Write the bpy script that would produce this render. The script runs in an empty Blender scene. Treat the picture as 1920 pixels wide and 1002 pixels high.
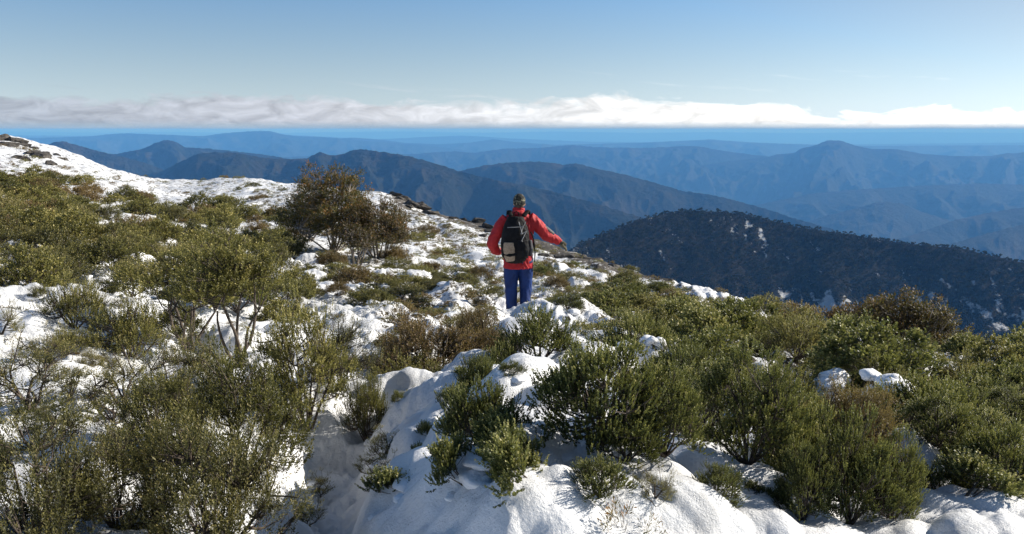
import bpy, bmesh, math, random
import numpy as np
from mathutils import Vector, Matrix

SC = bpy.context.scene
COL = SC.collection
R = math.radians
rng = np.random.default_rng(7)
random.seed(7)

# ------------------------------------------------------------------ camera numbers
FPX = 1478.0                       # focal length in pixels of the 1920 wide picture
PITCH = R(9.9)
cp, sp_ = math.cos(PITCH), math.sin(PITCH)

def ray(px, py):
    a = (np.asarray(px, float) - 960) / FPX
    b = (501 - np.asarray(py, float)) / FPX
    x = a; y = cp + b * sp_; z = -sp_ + b * cp
    return x, y, z

def at(px, py, Y):
    x, y, z = ray(px, py)
    return np.array([x / y * Y, Y + 0 * x, z / y * Y])

def project(x, y, z):
    d = np.maximum(y * cp - z * sp_, 1e-3)
    u = y * sp_ + z * cp
    return 960 + FPX * x / d, 501 - FPX * u / d

# ------------------------------------------------------------------ noise
def _hash(ix, iy, seed):
    h = (ix.astype(np.int64) * 374761393 + iy.astype(np.int64) * 668265263 + seed * 2147483647) & 0xFFFFFFFF
    h = ((h ^ (h >> 13)) * 1274126177) & 0xFFFFFFFF
    h = h ^ (h >> 16)
    return (h & 0xFFFFFF) / float(0xFFFFFF)

def gnoise(x, y, seed=0):
    x = np.asarray(x, float); y = np.asarray(y, float)
    ix = np.floor(x); iy = np.floor(y); fx = x - ix; fy = y - iy
    u = fx * fx * fx * (fx * (fx * 6 - 15) + 10); v = fy * fy * fy * (fy * (fy * 6 - 15) + 10)
    def g(ox, oy):
        a = _hash(ix + ox, iy + oy, seed) * 2 * math.pi
        return np.cos(a) * (fx - ox) + np.sin(a) * (fy - oy)
    n0 = g(0, 0) * (1 - u) + g(1, 0) * u
    n1 = g(0, 1) * (1 - u) + g(1, 1) * u
    return (n0 * (1 - v) + n1 * v) * 1.4

def fbm(x, y, oct=4, seed=0, gain=.5, lac=2.03):
    s = 0; a = 1; t = 0
    for i in range(oct):
        s = s + a * gnoise(x, y, seed + i * 17); t += a
        a *= gain; x = x * lac + 3.7; y = y * lac - 1.9
    return s / t

def ridged(x, y, oct=4, seed=0, gain=.5):
    s = 0; a = 1; t = 0
    for i in range(oct):
        s = s + a * (1 - 2 * np.abs(gnoise(x, y, seed + i * 31))); t += a
        a *= gain; x = x * 2.05 + 5.1; y = y * 2.05 + 2.3
    return s / t

def smooth(a, b, x):
    t = np.clip((x - a) / (b - a), 0, 1)
    return t * t * (3 - 2 * t)

# ------------------------------------------------------------------ mesh helpers
def make_mesh(name, verts, quads=None, tris=None, mats=(), attrs=None, smooth_shade=True, matidx=None):
    me = bpy.data.meshes.new(name)
    verts = np.asarray(verts, np.float32)
    nq = 0 if quads is None else len(quads); nt = 0 if tris is None else len(tris)
    me.vertices.add(len(verts)); me.vertices.foreach_set('co', verts.ravel())
    loops = []
    starts = []
    if nq:
        loops.append(np.asarray(quads, np.int32).ravel()); starts.append(np.arange(nq, dtype=np.int32) * 4)
    if nt:
        loops.append(np.asarray(tris, np.int32).ravel()); starts.append(nq * 4 + np.arange(nt, dtype=np.int32) * 3)
    L = np.concatenate(loops); S = np.concatenate(starts)
    me.loops.add(len(L)); me.loops.foreach_set('vertex_index', L)
    me.polygons.add(nq + nt); me.polygons.foreach_set('loop_start', S)
    if attrs:
        for k, a in attrs.items():
            at_ = me.attributes.new(k, 'FLOAT', 'POINT'); at_.data.foreach_set('value', np.asarray(a, np.float32))
    for m in mats: me.materials.append(m)
    if matidx is not None: me.polygons.foreach_set('material_index', np.asarray(matidx, np.int32))
    me.update(calc_edges=True)
    me.validate()
    me.polygons.foreach_set('use_smooth', np.full(nq + nt, smooth_shade, bool))
    return me

def link(name, me, parent=None):
    o = bpy.data.objects.new(name, me); COL.objects.link(o)
    if parent is not None: o.parent = parent
    return o

def tag(o, label=None, cat=None, group=None, kind=None):
    if label: o['label'] = label
    if cat: o['category'] = cat
    if group: o['group'] = group
    if kind: o['kind'] = kind
    return o

def empty(name, loc=(0, 0, 0), rz=0):
    o = bpy.data.objects.new(name, None); COL.objects.link(o)
    o.location = loc; o.rotation_euler = (0, 0, rz); o.empty_display_size = .1
    return o

def frames(axis):
    """two unit vectors perpendicular to each axis row"""
    a = axis / np.linalg.norm(axis, axis=1, keepdims=True)
    ref = np.where(np.abs(a[:, 2:3]) < .9, np.array([[0, 0, 1.]]), np.array([[1., 0, 0]]))
    u = np.cross(a, ref); u /= np.linalg.norm(u, axis=1, keepdims=True)
    return a, u, np.cross(a, u)

# ------------------------------------------------------------------ materials
def mat(name):
    m = bpy.data.materials.new(name); m.use_nodes = True
    nt = m.node_tree
    for n in list(nt.nodes): nt.nodes.remove(n)
    out = nt.nodes.new('ShaderNodeOutputMaterial')
    return m, nt, out

def N(nt, typ, **kw):
    n = nt.nodes.new(typ)
    for k, v in kw.items():
        if k.startswith('i_'):
            key = k[2:].replace('_', ' ')
            n.inputs[key].default_value = v
        else: setattr(n, k, v)
    return n

def ramp(nt, fac, stops):
    r = nt.nodes.new('ShaderNodeValToRGB')
    el = r.color_ramp.elements
    while len(el) < len(stops): el.new(.5)
    for e, (p, c) in zip(el, stops):
        e.position = p; e.color = (c[0], c[1], c[2], 1) if hasattr(c, '__len__') else (c, c, c, 1)
    nt.links.new(fac, r.inputs[0])
    return r

def math_(nt, op, a, b=None, clamp=False):
    n = nt.nodes.new('ShaderNodeMath'); n.operation = op; n.use_clamp = clamp
    for i, v in enumerate((a, b)):
        if v is None: continue
        if isinstance(v, (int, float)): n.inputs[i].default_value = v
        else: nt.links.new(v, n.inputs[i])
    return n.outputs[0]

def mixc(nt, fac, a, b):
    n = nt.nodes.new('ShaderNodeMix'); n.data_type = 'RGBA'
    for sock, v in ((n.inputs[0], fac), (n.inputs[6], a), (n.inputs[7], b)):
        if isinstance(v, (int, float)): sock.default_value = v
        elif isinstance(v, tuple): sock.default_value = (*v, 1) if len(v) == 3 else v
        else: nt.links.new(v, sock)
    return n.outputs[2]

def noise_node(nt, scale, detail=4, rough=.55, vec=None, dist=0):
    n = nt.nodes.new('ShaderNodeTexNoise')
    n.inputs['Scale'].default_value = scale; n.inputs['Detail'].default_value = detail
    n.inputs['Roughness'].default_value = rough; n.inputs['Distortion'].default_value = dist
    if vec is not None: nt.links.new(vec, n.inputs['Vector'])
    return n.outputs[0]

def foliage_mat(name, dark, mid, light, tipc, transl=.25, rough=.5, spec=.4):
    m, nt, out = mat(name)
    a = N(nt, 'ShaderNodeAttribute', attribute_name='tint')
    oi = N(nt, 'ShaderNodeObjectInfo')
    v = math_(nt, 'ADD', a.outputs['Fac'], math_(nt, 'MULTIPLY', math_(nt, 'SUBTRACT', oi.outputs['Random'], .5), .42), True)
    r = ramp(nt, v, [(0, dark), (.4, mid), (.78, light), (1, tipc)])  # pale end: new growth colour with a sunlit highlight painted in
    p = N(nt, 'ShaderNodeBsdfPrincipled', i_Roughness=rough)
    p.inputs['Specular IOR Level'].default_value = spec
    nt.links.new(r.outputs[0], p.inputs['Base Color'])
    t = N(nt, 'ShaderNodeBsdfTranslucent')
    nt.links.new(mixc(nt, .45, r.outputs[0], (.24, .24, .05)), t.inputs['Color'])
    mx = N(nt, 'ShaderNodeMixShader'); mx.inputs[0].default_value = transl
    nt.links.new(p.outputs[0], mx.inputs[1]); nt.links.new(t.outputs[0], mx.inputs[2])
    nt.links.new(mx.outputs[0], out.inputs[0])
    return m

def simple_mat(name, c1, c2, scale=8, rough=.7, bump=.3, bscale=40, spec=.4, bdist=.01, detail=5):
    m, nt, out = mat(name)
    tc = N(nt, 'ShaderNodeTexCoord').outputs['Object']
    n = noise_node(nt, scale, detail, .6, tc)
    r = ramp(nt, n, [(.32, c1), (.68, c2)])
    p = N(nt, 'ShaderNodeBsdfPrincipled', i_Roughness=rough)
    p.inputs['Specular IOR Level'].default_value = spec
    nt.links.new(r.outputs[0], p.inputs['Base Color'])
    b = N(nt, 'ShaderNodeBump', i_Strength=bump, i_Distance=bdist)
    nt.links.new(noise_node(nt, bscale, 5, .6, tc), b.inputs['Height'])
    nt.links.new(b.outputs[0], p.inputs['Normal'])
    nt.links.new(p.outputs[0], out.inputs[0])
    return m

M = {}
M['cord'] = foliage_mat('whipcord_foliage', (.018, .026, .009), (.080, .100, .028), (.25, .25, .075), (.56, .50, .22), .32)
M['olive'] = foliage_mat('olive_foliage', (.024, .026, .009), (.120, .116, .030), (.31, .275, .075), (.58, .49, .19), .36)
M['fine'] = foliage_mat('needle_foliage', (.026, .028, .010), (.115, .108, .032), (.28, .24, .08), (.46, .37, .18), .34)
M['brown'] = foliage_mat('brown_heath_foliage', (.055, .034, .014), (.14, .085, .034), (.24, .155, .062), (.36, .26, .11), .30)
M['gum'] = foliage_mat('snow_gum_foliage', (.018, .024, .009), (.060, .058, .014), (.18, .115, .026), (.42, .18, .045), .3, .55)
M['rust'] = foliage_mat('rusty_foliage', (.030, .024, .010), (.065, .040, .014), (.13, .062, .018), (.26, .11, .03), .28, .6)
M['wood'] = simple_mat('grey_brown_wood', (.035, .026, .020), (.11, .085, .065), 30, .8, .5, 90)
M['palewood'] = simple_mat('pale_bark', (.10, .08, .065), (.30, .26, .21), 14, .8, .4, 60)
M['rock'] = simple_mat('lichened_rock', (.022, .020, .018), (.105, .092, .078), 4.5, .85, .9, 9, bdist=.05)

# ground: snow over dark litter
def ground_material():
    m, nt, out = mat('snow_and_litter')
    geo = N(nt, 'ShaderNodeNewGeometry')
    pos = geo.outputs['Position']
    cov = N(nt, 'ShaderNodeAttribute', attribute_name='litter').outputs['Fac']
    nz = noise_node(nt, 3.2, 8, .68, pos)
    nz2 = noise_node(nt, 16, 5, .7, pos)
    nn = math_(nt, 'ADD', math_(nt, 'MULTIPLY', nz, .62), math_(nt, 'MULTIPLY', nz2, .38))
    # litter where noise < cover
    f = math_(nt, 'SUBTRACT', cov, math_(nt, 'MULTIPLY', math_(nt, 'SUBTRACT', nn, .5), 2.6))
    fac = ramp(nt, f, [(.46, 0.0), (.56, 1.0)]).outputs[0]
    lit = ramp(nt, noise_node(nt, 9, 8, .75, pos), [(.3, (.020, .015, .009)), (.5, (.06, .045, .022)), (.62, (.075, .075, .028)), (.75, (.15, .11, .055))]).outputs[0]
    rock = ramp(nt, noise_node(nt, 1.6, 8, .7, pos), [(.3, (.03, .027, .024)), (.7, (.17, .15, .13))]).outputs[0]
    rk = N(nt, 'ShaderNodeAttribute', attribute_name='rocky').outputs['Fac']
    under = mixc(nt, rk, lit, rock)
    snowc = ramp(nt, noise_node(nt, 1.3, 5, .6, pos), [(.3, (.74, .755, .78)), (.7, (.82, .825, .835))]).outputs[0]
    # scattered bits of leaf and bark lying on the snow
    sp = N(nt, 'ShaderNodeTexVoronoi'); sp.inputs['Scale'].default_value = 26; sp.inputs['Randomness'].default_value = 1
    nt.links.new(pos, sp.inputs['Vector'])
    speck = ramp(nt, sp.outputs['Distance'], [(.05, 1.0), (.10, 0.0)]).outputs[0]
    sel = ramp(nt, noise_node(nt, 5.5, 3, .6, pos), [(.50, 0.0), (.60, 1.0)]).outputs[0]
    snowc = mixc(nt, math_(nt, 'MULTIPLY', math_(nt, 'MULTIPLY', speck, sel), .75), snowc, (.10, .075, .045))
    col = mixc(nt, fac, snowc, under)
    p = N(nt, 'ShaderNodeBsdfPrincipled')
    nt.links.new(col, p.inputs['Base Color'])
    nt.links.new(ramp(nt, fac, [(0, .42), (1, .9)]).outputs[0], p.inputs['Roughness'])
    p.inputs['Specular IOR Level'].default_value = .35
    # bumps: soft lumps + grains
    b1 = N(nt, 'ShaderNodeBump', i_Strength=.7, i_Distance=.045)
    nt.links.new(noise_node(nt, 11, 8, .68, pos), b1.inputs['Height'])
    grain = noise_node(nt, 120, 3, .8, pos)
    gm = ramp(nt, noise_node(nt, 2.1, 4, .6, pos), [(.46, .08), (.64, .9)]).outputs[0]
    b2 = N(nt, 'ShaderNodeBump', i_Distance=.018)
    nt.links.new(gm, b2.inputs['Strength'])
    nt.links.new(grain, b2.inputs['Height']); nt.links.new(b1.outputs[0], b2.inputs['Normal'])
    b3 = N(nt, 'ShaderNodeBump', i_Distance=.06)
    nt.links.new(fac, b3.inputs['Strength'])
    nt.links.new(nz2, b3.inputs['Height']); nt.links.new(b2.outputs[0], b3.inputs['Normal'])
    nt.links.new(b3.outputs[0], p.inputs['Normal'])
    nt.links.new(p.outputs[0], out.inputs[0])
    return m
M['ground'] = ground_material()

def snow_material():
    m, nt, out = mat('loose_snow')
    pos = N(nt, 'ShaderNodeNewGeometry').outputs['Position']
    p = N(nt, 'ShaderNodeBsdfPrincipled', i_Roughness=.45)
    p.inputs['Base Color'].default_value = (.86, .87, .89, 1); p.inputs['Specular IOR Level'].default_value = .35
    b1 = N(nt, 'ShaderNodeBump', i_Strength=.6, i_Distance=.03)
    nt.links.new(noise_node(nt, 14, 6, .62, pos), b1.inputs['Height'])
    grain = noise_node(nt, 130, 3, .8, pos)
    b2 = N(nt, 'ShaderNodeBump', i_Strength=.6, i_Distance=.006)
    nt.links.new(grain, b2.inputs['Height']); nt.links.new(b1.outputs[0], b2.inputs['Normal'])
    nt.links.new(b2.outputs[0], p.inputs['Normal']); nt.links.new(p.outputs[0], out.inputs[0])
    return m
M['snow'] = snow_material()

def forest_material(name, dark, light, tan, scale, snow=0.0, bump=1.0):
    m, nt, out = mat(name)
    pos = N(nt, 'ShaderNodeNewGeometry').outputs['Position']
    a = ramp(nt, noise_node(nt, 1 / scale, 8, .75, pos), [(.35, dark), (.62, light)]).outputs[0]
    big = ramp(nt, noise_node(nt, 1 / (scale * 28), 5, .6, pos), [(.48, 0.0), (.66, 1.0)]).outputs[0]
    col = mixc(nt, math_(nt, 'MULTIPLY', big, .8), a, tan)
    if snow:
        s = math_(nt, 'ADD', N(nt, 'ShaderNodeAttribute', attribute_name='clearing').outputs['Fac'], math_(nt, 'MULTIPLY', math_(nt, 'SUBTRACT', noise_node(nt, 1 / 7, 5, .7, pos), .5), .9))
        sf = ramp(nt, s, [(.20, 0.0), (.34, .8)]).outputs[0]
        col = mixc(nt, sf, col, (.75, .77, .80))
    p = N(nt, 'ShaderNodeBsdfPrincipled', i_Roughness=.95); p.inputs['Specular IOR Level'].default_value = .08
    nt.links.new(col, p.inputs['Base Color'])
    b = N(nt, 'ShaderNodeBump', i_Strength=bump, i_Distance=scale * .9)
    nt.links.new(noise_node(nt, 1 / scale, 6, .8, pos), b.inputs['Height'])
    nt.links.new(b.outputs[0], p.inputs['Normal'])
    nt.links.new(p.outputs[0], out.inputs[0])
    return m
M['ridge_near'] = forest_material('forested_ridge', (.005, .008, .005), (.024, .027, .016), (.055, .044, .028), 14)
M['ridge_far'] = forest_material('distant_forest', (.008, .011, .008), (.024, .028, .018), (.036, .034, .024), 30)
M['ridge_haze'] = forest_material('remote_range', (.010, .013, .010), (.022, .026, .018), (.034, .032, .024), 90)
M['hill'] = forest_material('snow_patched_hill', (.006, .007, .005), (.016, .015, .010), (.022, .018, .012), 9, snow=True)

# ------------------------------------------------------------------ near ground height
CP = []      # control points x, y, z
def gp(px, Y, z):
    a = (px - 960) / FPX
    d = Y * cp - z * sp_
    CP.append((a * d, Y, z))
for px, pts in {
    -500: [(3, -1.45), (8, -1.35), (18, -1.0), (40, -.2), (75, 1.5), (110, 1.0), (160, -12)],
    0: [(2.9, -1.56), (5, -1.56), (8, -1.72), (12, -1.8), (18, -1.9), (28, -1.75), (38, -1.6), (55, -1.25), (72, -.55), (90, -3), (130, -22)],
    120: [(50, -2.2), (72, -1.95), (92, -6)],
    235: [(60, -3.6), (74, -4.3), (95, -9)],
    300: [(3, -1.6), (4, -1.72), (6, -1.88), (10, -2.1), (15, -2.4), (20, -2.72), (32, -3.25), (45, -3.8), (60, -4.4), (80, -5.5), (105, -13)],
    450: [(60, -4.2), (80, -5.3), (105, -14)],
    600: [(3, -1.7), (4.3, -1.9), (7, -2.2), (10.5, -2.55), (17, -2.98), (25, -3.3), (35, -3.65), (50, -4.2), (66, -4.9), (90, -13), (130, -34)],
    740: [(35, -3.9), (52, -4.45), (70, -9)],
    850: [(30, -4.05), (44, -5.2), (60, -11)],
    960: [(3, -1.6), (4.2, -1.78), (6, -2.05), (8.5, -2.42), (11, -2.72), (12.4, -2.86), (15, -3.12), (20, -3.52), (28, -4.1), (36, -4.8), (50, -11), (80, -28)],
    1060: [(20, -3.62), (30, -4.62), (42, -10)],
    1180: [(18, -3.6), (24, -4.45), (34, -9)],
    1290: [(3, -1.68), (4, -1.84), (7, -2.3), (10, -2.72), (13, -3.15), (19.5, -4.05), (28, -8.5), (50, -22)],
    1450: [(13, -3.3), (17, -4.1), (23, -7.5)],
    1600: [(3, -1.72), (4.5, -1.98), (7, -2.4), (10, -3.0), (12.5, -3.55), (16, -4.8), (24, -10), (50, -28)],
    1760: [(8, -2.6), (10.5, -3.2), (14, -4.6)],
    1920: [(3.2, -1.72), (4.7, -2.02), (8, -2.52), (10, -3.0), (13, -4.4), (20, -9), (50, -29)],
    2600: [(4, -2.2), (8, -3.4), (20, -11), (50, -32)],
}.items():
    for Y, z in pts: gp(px, Y, z)
CP += [(0, 0, -1.6), (1.5, -.5, -1.62), (-1.5, -.5, -1.5), (0, -4, -1.3), (-8, -6, -.7), (8, -6, -2.6), (0, -30, -.6), (-60, -20, 3), (60, -30, -32),
       (-150, 60, 3), (-150, -60, 4), (0, -200, 3)]
for deg in range(-180, 180, 20):
    for r_, zf, zb in ((200, -75, -8), (420, -190, -60), (900, -420, -200), (1800, -800, -500), (3200, -1060, -1060)):
        w = .5 + .5 * math.cos(R(deg - 40))
        w = w * w * (3 - 2 * w)
        if r_ == 200 and abs(deg) > 80: continue
        CP.append((r_ * math.sin(R(deg)), r_ * math.cos(R(deg)), zb + (zf - zb) * w))
CP = np.array(CP)

def warp(x, y):
    r = np.hypot(x, y) + 1e-9
    k = np.log1p(r / 2.0) / r
    return x * k, y * k
def _phi(d2):
    return np.where(d2 > 1e-12, .5 * d2 * np.log(np.maximum(d2, 1e-12)), 0)
def _hs(x, y):
    return 1 + np.hypot(x, y) / 4.0
U, V = warp(CP[:, 0], CP[:, 1])
n_ = len(CP)
K = _phi((U[:, None] - U) ** 2 + (V[:, None] - V) ** 2) + np.eye(n_) * .0015
Pm = np.stack([np.ones(n_), U, V], 1)
A = np.block([[K, Pm], [Pm.T, np.zeros((3, 3))]])
sol = np.linalg.solve(A, np.concatenate([CP[:, 2] / _hs(CP[:, 0], CP[:, 1]), np.zeros(3)]))
def base_z(x, y):
    x = np.asarray(x, float); y = np.asarray(y, float); sh = x.shape
    xf = x.ravel(); yf = y.ravel(); out = np.empty(len(xf))
    for i in range(0, len(xf), 40000):
        u, v = warp(xf[i:i + 40000], yf[i:i + 40000])
        k = _phi((u[:, None] - U) ** 2 + (v[:, None] - V) ** 2)
        out[i:i + 40000] = k @ sol[:n_] + sol[n_] + sol[n_ + 1] * u + sol[n_ + 2] * v
    return (out * _hs(xf, yf)).reshape(sh)

def ditch(x, y):
    cx = -1.02 + .08 * np.sin(y * 2.1) - .05 * (y - 3.5)
    w = .26 + .05 * np.sin(y * 3.7)
    f = smooth(5.9, 4.9, y) * smooth(-1.0, .5, y)
    return np.exp(-np.abs((x - cx) / w + .25 * gnoise(x / .3, y / .3, 8)) ** 3) * f

def bank_z(x, y):
    bank = smooth(-1.0, .05, x + .12 * fbm(x / .6, y / .6, 2, 12)) * (1 - .8 * smooth(.3, 1.5, x)) * smooth(6.2, 4.4, y) * smooth(-1, 1.0, y)
    left = smooth(5.6, 4.6, y) * smooth(-2.2, -1.2, x) * (1 - smooth(-.6, .1, x)) * smooth(0, 1.5, y)
    return .30 * bank - .12 * left - .32 * ditch(x, y)
def coarse_z(x, y):
    return base_z(x, y) + bank_z(x, y)

def hit(px, py, f=coarse_z, y0=1.5, y1=140):
    """where the line of sight through a picture point meets the ground"""
    x, y, z = ray(px, py)
    Y = np.exp(np.linspace(math.log(y0), math.log(y1), 900))
    g = f(x / y * Y, Y)
    below = np.nonzero(z / y * Y < g)[0]
    if len(below) == 0: return None
    Yh = Y[below[0]]
    return np.array([x / y * Yh, Yh, f(np.array([x / y * Yh]), np.array([Yh]))[0]])

# snow pillows : (px, py, radius x, radius y, height)
DOMES = []
def dome(px, py, rx, ry, h, rot=0.):
    p = hit(px, py)
    if p is not None: DOMES.append((p[0], p[1], rx, ry, h, rot))
for a in [(735, 960, .26, .30, .16, .2), (745, 880, .28, .26, .18, 0), (790, 830, .30, .24, .17, .4), (835, 950, .22, .30, .16, -.2), (700, 830, .22, .18, .15, .1), (740, 790, .30, .22, .18, .1),
          (820, 770, .34, .24, .18, 0), (930, 920, .34, .26, .15, .3), (1010, 970, .3, .26, .14, 0), (1130, 965, .3, .2, .12, .2), (1280, 975, .3, .2, .12, 0),
          (1400, 940, .40, .34, .18, .1), (900, 790, .40, .30, .2, .5), (960, 760, .45, .28, .24, .9), (1040, 715, .55, .25, .26, .9), (770, 740, .42, .26, .24, 0),
          (860, 712, .5, .24, .2, .2), (970, 640, .55, .5, .24, .3), (1010, 602, .7, .4, .20, 0), (960, 608, .5, .4, .17, 0), (1080, 600, .55, .4, .14, 0),
          (1560, 790, .30, .3, .25, 0), (1640, 790, .22, .3, .25, 0), (1700, 905, .2, .25, .26, 0), (1850, 985, .5, .3, .12, 0), (1900, 860, .35, .3, .2, 0),
          (1870, 720, .5, .4, .2, 0), (1230, 715, .5, .3, .34, 0), (1110, 715, .45, .3, .30, 0), (1545, 800, .28, .22, .34, 0), (1650, 830, .22, .24, .36, 0), (1400, 730, .4, .3, .30, 0), (1700, 735, .4, .3, .30, 0), (1480, 700, .4, .3, .28, 0), (1330, 670, .5, .3, .26, 0), (1600, 690, .45, .3, .28, 0), (1540, 740, .3, .3, .2, 0), (1290, 840, .2, .2, .16, 0), (170, 770, .5, .4, .16, 0), (60, 720, .5, .4, .14, .2),
          (70, 640, .5, .35, .14, 0), (90, 570, .6, .4, .16, 0), (200, 690, .4, .3, .12, 0), (560, 700, .5, .4, .14, 0), (640, 560, .7, .5, .14, 0),
          (700, 600, .5, .4, .14, 0), (600, 760, .3, .3, .16, 0), (860, 560, .5, .5, .15, 0), (440, 660, .4, .3, .14, 0), (1230, 700, .25, .25, .2, 0)]:
    dome(*a)
for i in range(260):
    Y = 2.7 + 19 * rng.random() ** 1.4
    px = rng.uniform(-60, 1980)
    x = (px - 960) / FPX * Y
    r_ = rng.uniform(.10, .34) * (1 + .02 * Y)
    DOMES.append((x, Y, r_, r_ * rng.uniform(.6, 1.1), r_ * rng.uniform(.28, .5), rng.uniform(0, 3.1)))

def near_z(x, y, detail=True):
    x = np.asarray(x, float); y = np.asarray(y, float)
    r = np.hypot(x, y)
    z = base_z(x, y)
    fade = smooth(0, 2.0, r) * (1 - smooth(60, 200, r))
    amp = np.clip(r / 9, .35, 2.2) * fade
    z = z + amp * .13 * fbm(x / 1.9, y / 1.9, 4, 3)
    z = z + .32 * fade * np.clip(r / 30, 0, 1.6) * fbm(x / 8, y / 8, 4, 9) * smooth(14, 40, r)
    z = z + bank_z(x, y)
    wxx = x + .22 * gnoise(x / .7, y / .7, 31); wyy = y + .22 * gnoise(x / .7, y / .7, 32)
    puff = np.abs(gnoise(wxx / .74, wyy / .66, 33)) * 1.3 + .5 * np.abs(gnoise(wxx / .27, wyy / .23, 34))
    z = z + (.105 * puff + .030 * np.abs(gnoise(wxx / .13 + .5 * gnoise(x / .3, y / .3, 35), wyy / .11, 36)) * smooth(-.3, .3, fbm(x / 1.1, y / 1.1, 2, 37))) * fade * (1 - smooth(14, 26, r)) * (1 - .3 * ditch(x, y)) * np.clip(r / 6, .8, 1.6)
    z = z + .09 * ditch(x, y) * fbm(x / .16, y / .16, 4, 5)
    # trodden trail curving away toward the person
    tx = np.interp(y, [4.5, 6.5, 9, 12, 16, 22, 30, 44], [-1.0, -.9, -.45, .1, -.35, -1.4, -2.7, -5.2])
    tr = np.exp(-((x - tx) / (.22 + .004 * y)) ** 2) * smooth(4.5, 6, y) * smooth(46, 36, y)
    z = z - tr * (.10 + .07 * np.clip(ridged(x / .5, y / .42, 2, 77), -1, 1))
    if detail:
        near = np.ones_like(r)
        add = np.zeros_like(z)
        for (cx, cy, rx, ry, h, rot) in DOMES:
            m = (np.abs(x - cx) < 1.3 * max(rx, ry)) & (np.abs(y - cy) < 1.3 * max(rx, ry))
            if not m.any(): continue
            dx = x[m] - cx; dy = y[m] - cy
            c, s = math.cos(rot), math.sin(rot)
            wob = 1 + .22 * gnoise((x[m]) / (.5 * rx) + cx * 7, (y[m]) / (.5 * rx), 4)
            d = np.hypot((c * dx + s * dy) / rx, (-s * dx + c * dy) / ry) * wob
            dz = h * np.maximum(0, 1 - d ** 2.2) ** .85
            a = add[m]
            k = .02
            hh = np.clip(.5 + .5 * (a - dz) / k, 0, 1)
            add[m] = dz * (1 - hh) + a * hh + k * hh * (1 - hh)
        add = add * (1 - ditch(x, y))
        z = z + add * smooth(1.0, 2.0, r)
        for (cx, cy, w_) in MELT:
            m = (np.abs(x - cx) < 1.1 * w_) & (np.abs(y - cy) < 1.1 * w_)
            if m.any():
                z[m] -= .075 * np.clip(w_ / .5, .3, 1.3) * np.exp(-(np.hypot(x[m] - cx, y[m] - cy) / (.42 * w_) * (1 + .3 * gnoise(x[m] / .12, y[m] / .12, 19))) ** 2)
        # crusty ledges in the drifts
        z = z + .020 * np.clip(r / 4, .6, 3) * fbm(x / .17 + .6 * gnoise(x / .4, y / .4, 24), y / .13, 4, 23, .55) * (1 - smooth(25, 50, r)) * (1 - .35 * smooth(0, .1, add)) * (.35 + 1.1 * smooth(-.25, .35, fbm(x / .9, y / .9, 2, 25)))
        z = z + .06 * ridged(x / 1.6 + .3 * y, y / .7, 3, 41) * smooth(22, 40, r) * (1 - smooth(90, 140, r))
    return z

# litter / heath cover, as polygons of picture points turned into places on the ground
def in_poly(px, py, poly):
    inside = np.zeros(px.shape, bool)
    j = len(poly) - 1
    for i in range(len(poly)):
        xi, yi = poly[i]; xj, yj = poly[j]
        c = ((yi > py) != (yj > py)) & (px < (xj - xi) * (py - yi) / (yj - yi + 1e-9) + xi)
        inside ^= c; j = i
    return inside

HEATH_LEFT = [(-80, 300), (60, 318), (150, 345), (240, 365), (330, 372), (420, 392), (520, 405), (620, 430), (760, 470), (880, 500), (940, 540), (920, 600), (800, 560), (700, 520), (560, 500), (500, 470), (420, 470), (300, 490), (160, 520), (-80, 560)]
HEATH_MID = [(700, 560), (800, 540), (950, 580), (940, 660), (820, 690), (700, 660)]
HEATH_RIGHT = [(1040, 540), (1290, 545), (1420, 575), (1560, 600), (1760, 640), (1830, 680), (1800, 800), (1500, 720), (1350, 700), (1100, 680), (1060, 600)]
EDGE_ROCK = [(735, 360), (800, 372), (860, 395), (940, 425), (1070, 462), (1120, 478), (1230, 510), (1290, 545), (1180, 520), (1080, 495), (1000, 470), (930, 440), (840, 412), (740, 385)]

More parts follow.
